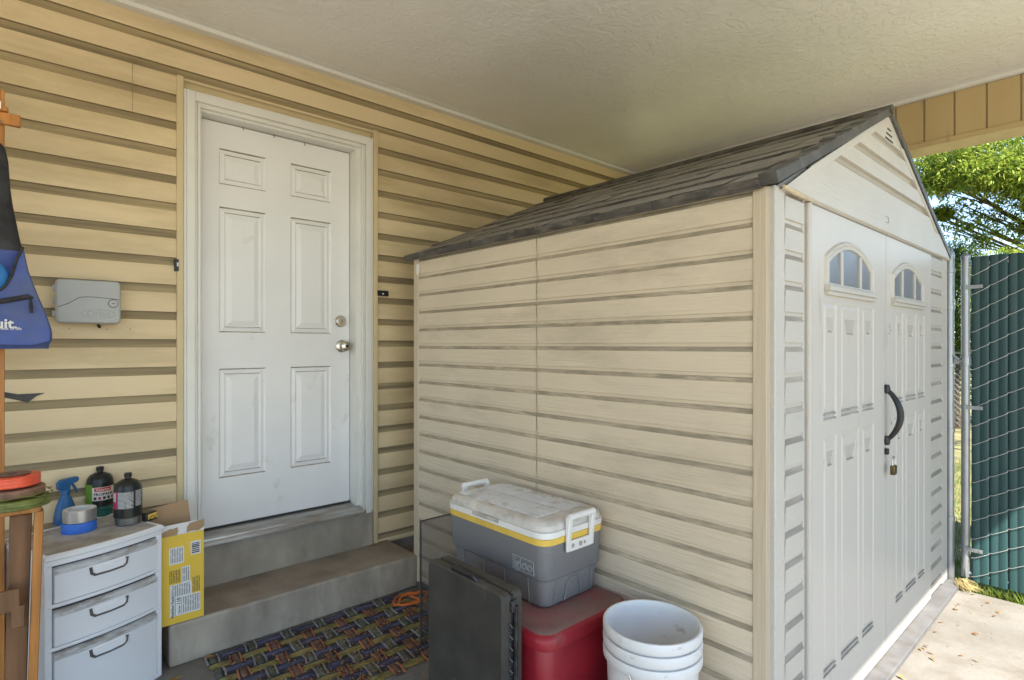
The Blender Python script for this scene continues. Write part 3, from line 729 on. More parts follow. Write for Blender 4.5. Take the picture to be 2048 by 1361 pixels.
# folded table
ft = thing('folding_table', 'charcoal plastic folding table folded in half, standing against the red cooler', 'table', (1.21, 1.55, 0))
tx0, tx1, ty0, ty1, tz = 1.165, 1.250, 1.338, 1.757, .565
def panel(xa, xb):
    mb = MB(); f = lambda a, b, d: (d, a, b)
    o = rrect(ty1 - ty0, tz - .01, .02, 5, (ty0 + ty1) / 2, tz / 2 + .003); i = rrect(ty1 - ty0 - .012, tz - .022, .016, 5, (ty0 + ty1) / 2, tz / 2 + .003)
    mb.loft([[f(a, b, xa) for a, b in i], [f(a, b, xa + .005) for a, b in o], [f(a, b, xb - .004) for a, b in o], [f(a, b, xb) for a, b in i]])
    return mb
p1 = panel(tx0, tx0 + .038).build('table_half', m_tab, ft, world=True); p2 = panel(tx1 - .038, tx1).build('table_half', m_tab, ft, world=True)
s = MB(); s.box(tx0 + .030, tx1 - .030, ty0 + .004, ty1 - .004, .012, tz - .012); s.build('frame_gap', m_dark, ft, world=True)
s = MB()
for k in range(12):
    zz = .05 + k * .036; s.tube([(tx0 + .028, ty0 + .003, zz), (tx0 + .036, ty0 - .005, zz + .010), (tx0 + .028, ty0 + .002, zz + .022)], .006, 6)
s.build('hinge_strap', m_black, ft, world=True)
s = MB(); s.tube([(tx0 + .052, ty0 - .004, .03), (tx0 + .052, ty0 - .004, tz - .045)], .008, 8); s.lathe([(.011, 0), (.011, .03), (.006, .034)], (tx0 + .040, ty0 - .002, tz - .06), 10, cap=True); s.tube([(tx0 + .03, ty0 - .006, tz - .035), (tx0 + .055, ty0 - .006, tz - .028)], .006, 8)
s.build('leg_tube', M('worn_black_steel', (.06, .06, .06), .4, .4, 20, metal=.5), ft, world=True)
s = MB(); ym = 1.555; s.tube([(tx0 + .02, ym - .07, tz - .006), (tx0 + .012, ym - .06, tz + .006), (tx0 + .012, ym + .06, tz + .006), (tx0 + .02, ym + .07, tz - .006)], .008, 8)
s.build('carry_handle', m_black, ft, world=True)

# three nested buckets
def bucket(zb, first, label):
    b = thing('bucket', label, 'bucket', (1.566, 1.062, zb), 0 if first else zb * 23, 'nested white buckets by the shed')
    s = MB()
    HB = .374
    prof = [(.0, .0), (.126, .0), (.129, .004), (.1425, HB - .098), (.1535, HB - .094), (.155, HB - .088), (.155, HB - .072), (.153, HB - .066), (.1435, HB - .064), (.144, HB - .036), (.1535, HB - .033), (.1565, HB - .028),
            (.157, HB - .006), (.154, HB), (.148, HB), (.1455, HB - .006), (.142, HB - .02), (.124, .008), (.0, .008)]
    prof = [q for q in prof if not (HB - .096 < q[1] < HB - .063 and q[0] > .15)]
    s.lathe([(max(r, .0005), z_) for r, z_ in prof], (0, 0, 0), 64)
    o = s.build('body', m_bucket, b, sharp=40)
    return b, o
names = ('bottom white bucket of the nested stack, with wire handle and print', 'middle white bucket of the nested stack, only its rim showing', 'top white bucket of the nested stack, open to its empty inside')
bks = [bucket(.003 + k * .040, k == 0, names[k]) for k in range(3)]
b0 = bks[0][0]
s = MB(); c, sn_ = 0, 0
ang0 = R(228)     # faces the camera
pth = [(.160 * math.cos(R(189 + 9 * k)), .160 * math.sin(R(189 + 9 * k)), .352 - .17 * math.sin(math.pi * k / 20) ** .6) for k in range(21)]
s.tube(pth, .0024, 6); s.build('wire_handle', m_steel, b0)
def on_bucket(a, z_, d=0.0):      # a: angle in degrees
    r = .1262 + .044 * z_ + .0012 + d; return (r * math.cos(R(a)), r * math.sin(R(a)), z_)
s = MB()
for k in range(8): s.quad(on_bucket(186 + k * 2.5, .262), on_bucket(188.5 + k * 2.5, .262), on_bucket(188.5 + k * 2.5, .272), on_bucket(186 + k * 2.5, .272))
s.build('printed_bar', m_ink, b0)
s = MB(); s.tube([on_bucket(163 + 6.5 * math.cos(q * .3142), .255 + .016 * math.sin(q * .3142)) for q in range(20)], .0016, 5, loop=True); s.build('red_ring_print', m_lred, b0)

# smoked pane added as a stand-in for an unclear dark see-through shape
pn = thing('acrylic_pane', 'tinted clear plastic pane standing on edge between step and shed', 'pane', (1.56, 2.17, 0))
s = MB(); s.box(1.398, 1.72, 2.165, 2.169, .001, .558); s.build('sheet', m_tint, pn, world=True)
s = MB(); s.box(1.397, 1.401, 2.162, 2.172, .001, .560); s.box(1.401, 1.72, 2.163, 2.171, .556, .560)
s.build('edge_strip', M('smoked_edge', (.055, .055, .052), .7), pn, world=True)

# ------------------------------------------------------------------ drawer unit
DWX, DWD, DWH = .402, .345, .62
du = thing('drawer_unit', 'dusty white plastic cart with three drawers beside the concrete steps', 'drawers', (.112, 2.538, 0), R(20.5))
def bow(x): return -.022 * (1 - ((x - DWX / 2) / (DWX / 2)) ** 2)
s = MB()
s.box(0, .022, .012, DWD, .0, DWH - .02); s.box(DWX - .022, DWX, .012, DWD, 0, DWH - .02); s.box(.02, DWX - .02, DWD - .01, DWD, 0, DWH - .02)
n = 14
def rail(z0_, z1_, m=0, yoff=0):
    rings = []
    for i in range(n + 1):
        x = DWX * i / n; y = bow(x) + yoff
        rings.append([(x, y, z0_), (x, y + .03, z0_), (x, y + .03, z1_), (x, y, z1_)])
    s.loft(rings, m)
for a, b in ((0, .014), (.276, .290), (.428, .442), (.575, .60)): rail(a, b)
s.box(0, .0225, -.001, .02, 0, DWH - .03); s.box(DWX - .0225, DWX, -.001, .02, 0, DWH - .03)
s.build('frame', m_plast, du, .004)
s = MB()
top = [(0, DWD)] + [(DWX * i / n, bow(DWX * i / n) - .006) for i in range(n + 1)] + [(DWX, DWD)]
def inset(p, k):
    return [((x - DWX / 2) * (1 - k / (DWX / 2)) + DWX / 2, (y - DWD / 2) * (1 - k / (DWD / 2)) + DWD / 2) for x, y in p]
s.loft([[(x, y, zz) for x, y in inset(top, k)] for zz, k in ((DWH - .024, .002), (DWH - .02, -.002), (DWH - .008, -.002), (DWH - .002, .006), (DWH - .006, .014))], 0)
s.m[-1] = 1
s.build('top', [m_plast, m_dusty], du)
s = MB(); s.box(.022, DWX - .022, .012, .02, .01, .585); s.build('inner_shadow', m_dirt_shade, du)  # dark sheet paints the shade behind the drawer fronts
for z0_, z1_ in ((.018, .268), (.294, .418), (.446, .568)):
    s = MB(); lipz = z1_ - .024; x0_, x1_ = .026, DWX - .026
    rings = []
    for i in range(n + 1):
        x = x0_ + (x1_ - x0_) * i / n; y = bow(x) - .002
        rings.append([(x, y + .018, z0_), (x, y, z0_), (x, y, lipz), (x, y - .006, z1_ - .006), (x, y + .010, z1_), (x, y + .018, z1_)])
    k = len(rings)
    s.loft(rings, 0)
    # faces of the sloping lip are dusty
    for fi, f in enumerate(s.f):
        if len(f) == 4 and min(s.v[i][2] for i in f) >= lipz - 1e-6: s.m[fi] = 1
    d = s.build('drawer', [m_plast, m_liptop], du, sharp=30)
    zc = lipz - .022; xm = DWX / 2 - .008; hw = .062
    out = [(xm - hw, zc + .016), (xm - hw + .002, zc - .004), (xm - hw + .014, zc - .014), (xm + hw - .014, zc - .014), (xm + hw - .002, zc - .004), (xm + hw, zc + .016)]
    s = MB(); s.tube([(a, bow(a) - .004, b) for a, b in out[:1] + [(xm - hw * .95, zc - .006), (xm - hw * .8, zc - .0135), (xm, zc - .015), (xm + hw * .8, zc - .0135), (xm + hw * .95, zc - .006)] + out[-1:]], .0052, 8); s.build('handle_rim', m_dirt_shade, d)
    s = MB(); pr = [(xm - hw * .93, zc + .012), (xm - hw * .88, zc - .003), (xm - hw * .75, zc - .010), (xm, zc - .012), (xm + hw * .75, zc - .010), (xm + hw * .88, zc - .003), (xm + hw * .93, zc + .012)]
    s.loft([[(a, bow(a) - q, b) for a, b in pr] for q in (.0, .010)], 0); s.build('handle', m_plast, d, .002)
def du_pt(lx, ly, z=DWH): return du.matrix_basis @ Vector((lx, ly, z))
from_top = DWH - .005
bpy.context.view_layer.update()
def on_top(px, py):   # where a pixel meets the cart's top
    return onZ(px, py, from_top)

# things on the cart
p = on_top(153, 1068)
bt = thing('painters_tape', 'roll of blue painters tape lying under the silver tape', 'tape roll', (p.x + .012, p.y + .045, from_top))
s = MB(); s.lathe([(.040, 0), (.056, 0), (.057, .002), (.057, .036), (.056, .038), (.040, .038), (.040, 0)], (0, 0, 0), 40); s.build('roll', m_btape, bt)
dt = thing('duct_tape', 'silver duct tape roll resting on the blue tape roll', 'tape roll', (p.x + .014, p.y + .047, from_top + .0385))
s = MB(); s.lathe([(.039, 0), (.0535, 0), (.0545, .002), (.0545, .046), (.0535, .048), (.039, .048), (.039, 0)], (0, 0, 0), 40, mats=[0, 0, 0, 0, 1, 1]); s.build('roll', [m_tape, m_cwhite], dt)
p = on_top(138, 1058)
sp = thing('spray_bottle', 'dark blue trigger spray bottle beside the tape rolls', 'spray bottle', (p.x - .005, p.y + .095, from_top), R(20))
s = MB(); s.lathe([(.0005, 0), (.036, .0), (.040, .006), (.040, .03), (.034, .065), (.022, .10), (.015, .115), (.015, .125)], (0, 0, 0), 24); s.build('bottle', m_spray, sp)
s = MB(); s.lathe([(.018, .122), (.018, .14), (.012, .145)], (0, 0, 0), 16, cap=True)
s.prism([(-.028, .142), (-.030, .170), (-.018, .182), (.042, .186), (.046, .172), (.036, .164), (.016, .160), (.014, .142)], lambda a, b, d: (a, d, b), -.012, .012)
s.prism([(.018, .163), (.026, .163), (.040, .138), (.046, .118), (.040, .118), (.030, .138)], lambda a, b, d: (a, d, b), -.006, .006)
s.build('trigger_head', m_spray, sp, .003)
def propane(label, px, py, lift, kind):
    p = on_top(px, py)
    o = thing('propane_cylinder', label, 'gas cylinder', (p.x, p.y, from_top), 0, 'propane cylinders on the white cart')
    r = .050; hh = .205
    s = MB(); s.lathe([(.0005, .004), (r * .82, .0), (r * .9, .004), (r * .92, .03), (r, .034), (r, .128), (r * .985, .142), (r * .90, .160), (r * .72, .174), (r * .42, .182), (r * .30, .184)], (0, 0, 0), 36, mats=[1, 1, 1, 1, 0, 0, 0, 0, 0, 0]); s.build('tank', [m_prop, M('foot_ring_steel', (.20, .21, .20), .35, .3, 14, metal=.6) if kind else m_lteal], o)
    s = MB(); s.lathe([(.010, .180), (.010, .190), (.0135, .191), (.0145, .204), (.012, .208), (.0005, .209)], (0, 0, 0), 18); s.build('valve_cap', m_black, o)
    va = math.atan2(-p.y, -p.x)       # towards the viewer's side of the yard
    def cyl(a, b, d, off=0): 
        th = va + a / r; q = r + .0008 + off + d
        return (q * math.cos(th), q * math.sin(th), b)
    def patch(mb, a0, a1, b0, b1, m=0, off=0):
        n_ = max(2, int(abs(a1 - a0) / .006))
        for i in range(n_):
            x0_, x1_ = a0 + (a1 - a0) * i / n_, a0 + (a1 - a0) * (i + 1) / n_
            mb.quad(cyl(x0_, b0, 0, off), cyl(x1_, b0, 0, off), cyl(x1_, b1, 0, off), cyl(x0_, b1, 0, off), m)
    s = MB()
    if kind == 0:
        patch(s, -.080, -.028, .045, .140, 0); patch(s, -.028, .060, .072, .128, 1); patch(s, -.08, .10, .034, .045, 2); patch(s, -.020, .042, .110, .126, 3, .0004)
        lab = s.build('label', [m_lgreen, m_paper, m_lteal, m_lred], o)
        s = MB(); text(s, 'PROPANE', .0165, lambda a, b, d: cyl(a + .014, .098 + b, .0006), 0, .0005); text(s, 'Coleman', .0135, lambda a, b, d: cyl(a + .011, .118 + b, .0010), 1, .0003)
        for k in range(5): patch(s, -.022 + k * .016, -.012 + k * .016, .076, .088, (0, 2, 0, 0, 2)[k], .0006)
        s.build('lettering', [m_ink, m_paper, m_lmag], lab)
    else:
        patch(s, -.066, -.040, .070, .140, 0); patch(s, -.040, .02, .070, .140, 1); patch(s, .024, .062, .078, .140, 1)
        lab = s.build('label', [m_lmag, M('grey_print', (.11, .11, .11), .5), m_ink], o)
        s = MB(); rg = random.Random(4)
        for k in range(13):
            b = .074 + k * .005; a = -.036
            while a < .016: ln = rg.uniform(.02, .05); patch(s, a, min(a + ln, .018), b, b + .0028, 0, .0005); a += ln + .003
            patch(s, .027, .027 + rg.uniform(.02, .032), b + .004, b + .0064, 0, .0005)
        patch(s, -.062, -.046, .10, .135, 0, .0005)
        s.build('print', M('pale_print', (.50, .50, .50), .5), lab)
    return o
propane('green labelled propane cylinder standing behind the black one', 200, 1030, 0, 0)
propane('black propane cylinder with dense grey print in front of the green one', 256, 1047, 0, 1)
p = on_top(300, 1042)
tm = thing('tape_measure', 'yellow and black tape measure at the cart corner', 'tape measure', (p.x, p.y + .01, from_top), R(35))
s = MB(); s.box(-.028, .028, -.016, .016, 0, .036); s.build('case', m_black, tm, .008, 3)
s = MB(); s.box(-.022, .024, -.0185, -.0155, .010, .031); s.build('yellow_face', m_cyel, tm, .001)
s = MB(); s.tube([(-.02, -.0195, .012), (-.005, -.0195, .024), (.006, -.0195, .014), (.02, -.0195, .027)], .0015, 6); s.build('lettering', m_ink, tm)

# yellow carton on the step
ct = thing('yellow_carton', 'torn yellow food carton standing on the lower concrete step', 'carton', (.56, 2.74, .181))
cy = 2.712; a, b = .455, .651
s = MB(); s.box(a, b, cy, cy + .004, .181, .552); s.box(a, b, cy + .09, cy + .094, .181, .56); s.box(b - .003, b, cy + .004, cy + .09, .181, .552)
s.build('box', m_yellow, ct, world=True)
s = MB(); s.add([(a, cy - .0005, .552), (b, cy - .0005, .552), (b + .001, cy - .006, .601), (a, cy - .004, .596)], [(0, 1, 2, 3)]); s.add([(a, cy + .003, .552), (b, cy + .003, .552), (b + .001, cy - .002, .601), (a, cy, .596)], [(0, 1, 2, 3)])
s.build('front_flap', m_paper, ct, world=True)
s = MB()
for poly in ([(.475, .552), (.475, .566), (.49, .570), (.525, .584), (.532, .580), (.548, .586), (.552, .570), (.548, .553)], [(.585, .556), (.585, .578), (.596, .594), (.640, .600), (.6508, .601), (.6508, .570), (.63, .556), (.60, .560)]):
    s = MB(); s.prism(poly, lambda u, v, d: (u, cy - .0045 - (v - .552) * .1 + d, v), -.0015, .001); s.build('torn_cardboard', m_card, ct, world=True)
s = MB(); s.add([(a, cy + .09, .56), (b - .03, cy + .09, .56), (b - .035, cy + .12, .665), (a + .02, cy + .12, .650)], [(0, 1, 2, 3)])
s.build('rear_flap', m_card, ct, world=True)
s = MB(); t = MB(); yy = cy - .0008; y3 = cy - .0014; rg = random.Random(9)
def pan(x0_, x1_, z0_, z1_): s.box(x0_, x1_, yy, cy - .0001, z0_, z1_)
pan(.520, .575, .430, .500); pan(.600, .638, .455, .512); pan(.566, .598, .345, .412); pan(.523, .604, .290, .345); pan(.523, .637, .212, .290)
lab = s.build('label', m_paper, ct, world=True)
def lines(x0_, x1_, z0_, z1_, dz):      # columns of small print, set sideways as on the carton
    x = x0_
    while x < x1_:
        zz = z0_
        while zz < z1_ - .004:
            ln = rg.uniform(.02, .06); t.box(x, x + dz * .34, y3, yy + .0001, zz, min(zz + ln, z1_)); zz += ln + .004
        x += dz
lines(.526, .571, .436, .496, .006); lines(.570, .594, .35, .408, .007); lines(.530, .60, .294, .342, .0065); lines(.572, .633, .218, .286, .0065)
lines(.522, .560, .352, .405, .006); lines(.608, .637, .296, .36, .006)
for k in range(6): t.box(.604, .634, y3, yy + .0001, .461 + k * .008, .4645 + k * .008 + rg.uniform(0, .0025))
text(t, 'Nutrition Facts', .0145, lambda u, v, d: (.5325 - v, y3, .251 + u), 0, .0004)
text(t, '110', .020, lambda u, v, d: (.556 - v, y3, .272 + u), 0, .0005)
text(t, 'Calories', .010, lambda u, v, d: (.5575 - v, y3, .235 + u), 0, .0003)
t.box(.541, .543, y3, yy + .0001, .214, .288); t.box(.565, .5662, y3, yy + .0001, .214, .288)
t.build('lettering', m_ink, lab, world=True)

# ------------------------------------------------------------------ irrigation controller
a, b = onY(110, 647, WY - .07), onY(240, 565, WY - .07)
ic = thing('sprinkler_controller', 'grey sprinkler timer box mounted on the siding left of the door', 'controller', ((a.x + b.x) / 2, WY - .014, a.z))
W_, H_ = b.x - a.x, b.z - a.z
s = MB(); f = lambda u, v, d: (u, -d, v)
def rr(ins, r): return rrect(W_ - 2 * ins, H_ - 2 * ins, r, 5, 0, H_ / 2)
s.loft([[f(u, v, d) for u, v in rr(i, r)] for d, i, r in ((0, .004, .015), (.05, .002, .017), (.0505, .0045, .015), (.052, .0045, .015), (.0525, 0, .018), (.082, .001, .018), (.090, .006, .014), (.092, .014, .010))])
s.build('case', m_ctrl, ic)
s = MB(); s.tube([f(u * W_ - W_ / 2, v * H_, .0915) for u, v in ((.03, .36), (.18, .44), (.34, .58), (.42, .605), (.56, .61), (.75, .595), (.97, .57))], .0012, 6); s.build('lid_groove', m_dark, ic)
s = MB(); disc_y(s, (W_ * .37, -.092, H_ * .475), ((.0165, 0), (.0165, .003), (.013, .0045), (.012, .003), (.001, .003)), 24); lk = s.build('lock_dial', m_ctrl, ic)
s = MB(); disc_y(s, (W_ * .37, -.0905, H_ * .475), ((.0185, 0), (.0185, .0022), (.0165, .0022)), 24); s.build('dial_ring', m_dark, lk)
s = MB(); text(s, '1', .014, lambda u, v, d: (W_ * .37 + v, -.0955, H_ * .475 + u), 0, .0006); s.build('slot', m_dark, lk)
s = MB(); c = (W_ * .14, H_ * .225)
s.tube([f(c[0] + .058 * math.cos(k * .2618), c[1] + .019 * math.sin(k * .2618), .092) for k in range(24)], .0012, 6, loop=True)
text(s, 'Orbit', .036, lambda u, v, d: f(c[0] + u, c[1] + v, .0922 + d), 0, .0004, depth=.0008)
s.build('logo', M('controller_emboss', (.37, .385, .385), .5), ic)
for v in (.22, .5, .8):
    s = MB(); s.box(-W_ / 2 - .008, -W_ / 2 + .004, -.06, -.03, H_ * v - .012, H_ * v + .012); s.build('hinge', m_ctrl, ic, .003)
s = MB(); s.tube([(W_ * .16, -.03, .005), (W_ * .17, -.03, -.006), (W_ * .19, -.022, -.012)], .006, 8); s.build('cable_gland', m_dark, ic)
for u, v in ((-.06, -.02), (.07, -.021), (.155, -.018)):
    s = MB(); disc_y(s, (u, -.003, v), ((.002, 0), (.002, .004), (.0005, .004)), 8); s.build('screw_hole', m_dark, ic)

# ------------------------------------------------------------------ wooden rack, bag, frame, spools
PY = 2.80
rk = thing('wooden_rack', 'orange wooden post with short top rail holding the blue bag', 'rack', (-.02, PY, 0))
s = MB(); s.box(-.045, .010, PY - .02, PY + .02, 0, 2.28); s.build('post', m_wood, rk, .003, world=True)
s = MB(); s.box(-.42, .054, PY - .045, PY - .0205, 2.150, 2.192); s.box(-.42, .020, PY - .050, PY - .028, 2.195, 2.212); s.build('top_rail', m_wood, rk, .003, world=True)
s = MB(); s.tube([(-.002, PY - .052, 2.20), (-.002, PY - .060, 2.222), (-.012, PY - .055, 2.236)], .003, 6); s.tube([(-.002, PY - .048, 2.16), (-.002, PY - .06, 2.145), (-.012, PY - .066, 2.15)], .003, 6); s.build('hook', m_steel, rk, world=True)
BY = 2.70
bag = thing('sling_bag', 'blue nylon sling bag with black strap hanging on the wooden rack', 'bag', (-.05, BY, 1.34))
Zp = lambda px, py: onY(px, py, BY)
edge = [(1, 287), (9, 292), (17, 325), (21, 380), (27, 420), (40, 480), (47, 505), (58, 545), (75, 590), (92, 628), (104, 662), (105, 680), (98, 692), (62, 698), (20, 694)]
E = [Zp(*e) for e in edge]
rings = []; 
def wobble(z_): return .008 * math.sin(z_ * 23) + .006 * math.sin(z_ * 57 + 1) + .003 * math.sin(z_ * 131)
samples = []
for i in range(len(E) - 1):
    for k in range(4): samples.append(E[i].lerp(E[i + 1], k / 4))
samples = [q for q in samples]
# body as loft over height (right edge from the outline, left edge out of frame)
s = MB(); zt, zb = E[0].z, E[13].z
def right(z_):
    for i in range(12):
        if E[i].z >= z_ >= E[i + 1].z:
            t = (E[i].z - z_) / max(1e-6, E[i].z - E[i + 1].z); return E[i].x + (E[i + 1].x - E[i].x) * t
    return E[12].x
rings = []; N_ = 46
for i in range(N_ + 1):
    z_ = zt - (zt - zb) * i / N_; xr = right(z_); t = i / N_
    xl = -.10 - .16 * max(0, (t - .35)) ; th = .012 + .075 * max(0, t - .28) ** .8 * (1 - max(0, t - .93) * 9)
    th = max(th, .012); rg_ = []
    for j in range(20):
        a_ = 2 * math.pi * j / 20; ca, sa = math.cos(a_), math.sin(a_)
        xx = (xl + xr) / 2 + (xr - xl) / 2 * math.copysign(abs(ca) ** .6, ca)
        yy_ = BY + th * math.copysign(abs(sa) ** .8, sa) + wobble(z_ + xx * .7) * (0.4 + t)
        rg_.append((xx, yy_, z_))
    rings.append(rg_)
sp_ = 24
s.loft(rings[:sp_ + 1], 1, False); s.loft(rings[sp_:], 0, False); s.add(rings[-1], [tuple(range(20))], 0); s.add(rings[0], [tuple(range(20))], 1)
bb = s.build('bag_body', [m_blue, m_blackcloth], bag, world=True, sharp=60)
# front pocket with curved mouth
s = MB(); mouth = [Zp(0, 585), Zp(12, 575), Zp(24, 555), Zp(33, 525), Zp(46, 500)]
rim = mouth + [Zp(58, 545), Zp(75, 590), Zp(91, 628)]
cols_ = []
yf = BY - .082
outp = [(-.16, Zp(0, 600).z)] + [(p.x, p.z) for p in mouth] + [(Zp(56, 545).x, Zp(56, 545).z), (Zp(73, 590).x, Zp(73, 590).z), (Zp(90, 628).x, Zp(90, 628).z), (Zp(101, 662).x, Zp(101, 662).z), (Zp(100, 684).x, Zp(100, 684).z), (Zp(60, 692).x, Zp(60, 692).z), (-.18, Zp(0, 688).z)]
s.loft([[(u, BY - .02, v) for u, v in outp], [(u, BY - .055, v) for u, v in outp], [(u * .985 - .001, yf + .006, v * .9985 + .002) for u, v in outp]], 0)
pk = s.build('front_pocket', m_blue, bag, .004, world=True)
s = MB(); s.tube([(p.x - .001, yf + .004, p.z) for p in mouth], .004, 8); s.build('pocket_binding', m_blackcloth, pk, world=True)
s = MB(); A, B = Zp(0, 606), Zp(62, 598)
s.tube([(-.12, yf + .002, A.z), (A.x, yf + .001, A.z), (B.x - .01, yf + .002, B.z + .002), (B.x + .004, yf + .006, B.z)], [.006, .009, .009, .003], 8); s.tube([(B.x - .004, yf, B.z - .006), (B.x - .003, yf - .002, B.z - .03), (B.x - .001, yf, B.z - .055)], [.003, .005, .004], 8)
s.build('zip', m_blackcloth, pk, world=True)
s = MB(); C_ = Zp(31, 650)
text(s, 'intuit.', .046, lambda u, v, d: (C_.x + .004 + u, yf - .001 - d, C_.z + v), 0, .0012, 'RIGHT'); C2 = Zp(42, 659)
text(s, 'the business of life', .0135, lambda u, v, d: (C2.x + u, yf - .001 - d, C2.z + v), 0, .0002, 'RIGHT')
s.build('lettering', m_paper, pk, world=True)
s = MB(); q = Zp(3, 558)
s.lathe([(.0005, -.05), (.03, -.045), (.05, -.02), (.052, .01), (.04, .04), (.02, .052), (.0005, .055)], (q.x - .03, BY - .045, q.z), 16)
cl = s.build('blue_cloth', m_cyan); tag(cl, 'bright light blue cloth tucked in the open pocket of the bag', 'cloth')
for v in cl.data.vertices: v.co += Vector((random.uniform(-.003, .003), random.uniform(-.003, .003), random.uniform(-.003, .003)))

FY = 2.42
wf = thing('wooden_stool', 'weathered orange wooden stool frame carrying the trimmer line spools', 'stool', (.02, FY, 0))
def leg(pts, wx, wy, m, name='leg'):
    s = MB(); s.loft([[(x - wx, y - wy, z_), (x + wx, y - wy, z_), (x + wx, y + wy, z_), (x - wx, y + wy, z_)] for x, y, z_ in pts]); return s.build(name, m, wf, .003, world=True)
A, B = onY(78, 1020, FY), onY(60, 1361, FY)
leg([(B.x, FY, 0), (B.x + (A.x - B.x) * 1.0, FY, A.z)], .012, .022, m_wood)
A2, B2 = onY(42, 1030, FY + .04), onY(35, 1361, FY + .04)
leg([(B2.x - .01, FY + .05, 0), (A2.x, FY + .05, A2.z)], .028, .012, m_woodd)
leg([(-.20, FY, 0), (-.19, FY, A.z)], .014, .022, m_wood); leg([(-.24, FY + .1, 0), (-.19, FY + .05, A.z)], .014, .022, m_woodd)
s = MB(); s.box(-.22, A.x + .006, FY - .028, FY + .075, A.z - .001, A.z + .018); s.build('seat', m_wood, wf, .003, world=True)
s = MB(); c = onY(25, 1190, FY - .02); s.box(-.2, c.x + .018, FY - .035, FY - .0225, c.z - .05, c.z + .02); s.box(c.x - .004, c.x + .03, FY - .036, FY - .022, c.z - .105, c.z - .035); s.build('stretcher', m_woodd, wf, .003, world=True)
zt = A.z + .0185; sx_, sy_ = onZ(30, 1000, zt + .05).x + .0, FY + .02
def spool(label, zz, r, h_, mat, dx, dy):
    o = thing('line_spool', label, 'spool', (sx_ + dx, sy_ + dy, zz), 0, 'trimmer line spools on the stool')
    s = MB(); nb = max(2, int(h_ / .009)); pr = [(.02, 0), (r * .8, 0)]
    for k in range(nb):
        za = h_ * k / nb; zb_ = h_ * (k + 1) / nb; pr += [(r * .97, za + .001), (r, (za + zb_) / 2), (r * .97, zb_ - .001)]
    pr += [(r * .8, h_), (.02, h_), (.02, 0)]
    s.lathe(pr, (0, 0, 0), 36); s.build('wound_line', mat, o, sharp=70)
    s = MB(); s.lathe([(.018, h_ * .6), (r * .62, h_ + .001), (r * .66, h_ + .004), (.02, h_ + .006), (.012, h_ + .004), (.012, h_ * .6)], (0, 0, 0), 28); s.build('hub', M('spool_hub', (.20, .11, .085), .5, .2, 20), o)
    return o
spool('lowest spool of olive green trimmer line on the stool', zt, .088, .030, m_olive, .004, 0)
spool('middle spool of dusty brown trimmer line on the stool', zt + .0365, .080, .026, m_brown, .0, .004)
spool('topmost spool of bright orange trimmer line on the stool', zt + .069, .072, .034, m_orange, -.004, 0)
s = MB(); rg = random.Random(5)
for k in range(9):
    a0 = rg.uniform(-1.2, 1.0); r0 = rg.uniform(.082, .10); z0_ = zt + rg.uniform(.006, .05)
    s.tube([(sx_ + r0 * math.cos(a0 + t * .14 - 1.4), sy_ + r0 * math.sin(a0 + t * .14 - 1.4), z0_ + .006 * math.sin(t * .5 + k)) for t in range(14)], .0013, 5)
tag(s.build('loose_line', m_olive), 'loose loops of thin trimmer line sprung from the spools', 'line')

# ------------------------------------------------------------------ rug
rug = thing('rug', 'colourful woven rag rug on the floor below the steps', 'rug', (1.12, 2.37, 0))
rx0, rx1, ry0, ry1 = .645, 1.60, 2.055, 2.682
s = MB(); s.box(rx0 + .01, rx1 - .01, ry0 + .01, ry1 - .01, .001, .005); s.build('backing', M('rug_backing', (.045, .04, .04), .9, .3, 20), rug, world=True)
rm = [M('rag_blue', (0.085, 0.088, 0.156), .9, .35, 18, .5, 120), M('rag_olive', (0.221, 0.189, 0.072), .9, .35, 18, .5, 120), M('rag_grey', (.25, .24, .235), .9, .25, 18, .5, 120),
      M('rag_green', (0.098, 0.111, 0.085), .9, .3, 18, .5, 120), M('rag_rust', (0.338, 0.130, 0.065), .9, .35, 18, .5, 120), M('rag_brown', (0.143, 0.085, 0.065), .9, .3, 18, .5, 120), M('rag_navy', (.04, .04, .055), .9, .3, 20), M('rag_gold', (.24, .18, .045), .9, .3, 20)]
s = MB(); rg = random.Random(11)
def strand(x0_, y0_, x1_, y1_, w_, m, hgt):
    d = Vector((x1_ - x0_, y1_ - y0_, 0)); L_ = d.length; d /= L_; nn = Vector((-d.y, d.x, 0)); rings = []
    for t, k in ((0, .35), (.08, 1), (.5, 1.15), (.92, 1), (1, .35)):
        c_ = Vector((x0_, y0_, 0)) + d * L_ * t + nn * rg.uniform(-.004, .004); hz = .005 + hgt * k
        rings.append([tuple(c_ - nn * w_ / 2 + Vector((0, 0, .004))), tuple(c_ - nn * w_ * .3 + Vector((0, 0, hz * .9))), tuple(c_ + nn * w_ * .3 + Vector((0, 0, hz * .9))), tuple(c_ + nn * w_ / 2 + Vector((0, 0, .004)))])
    s.loft(rings, m, False, False)
per, pitch = .158, .0655; nrow = int((ry1 - ry0) / pitch)
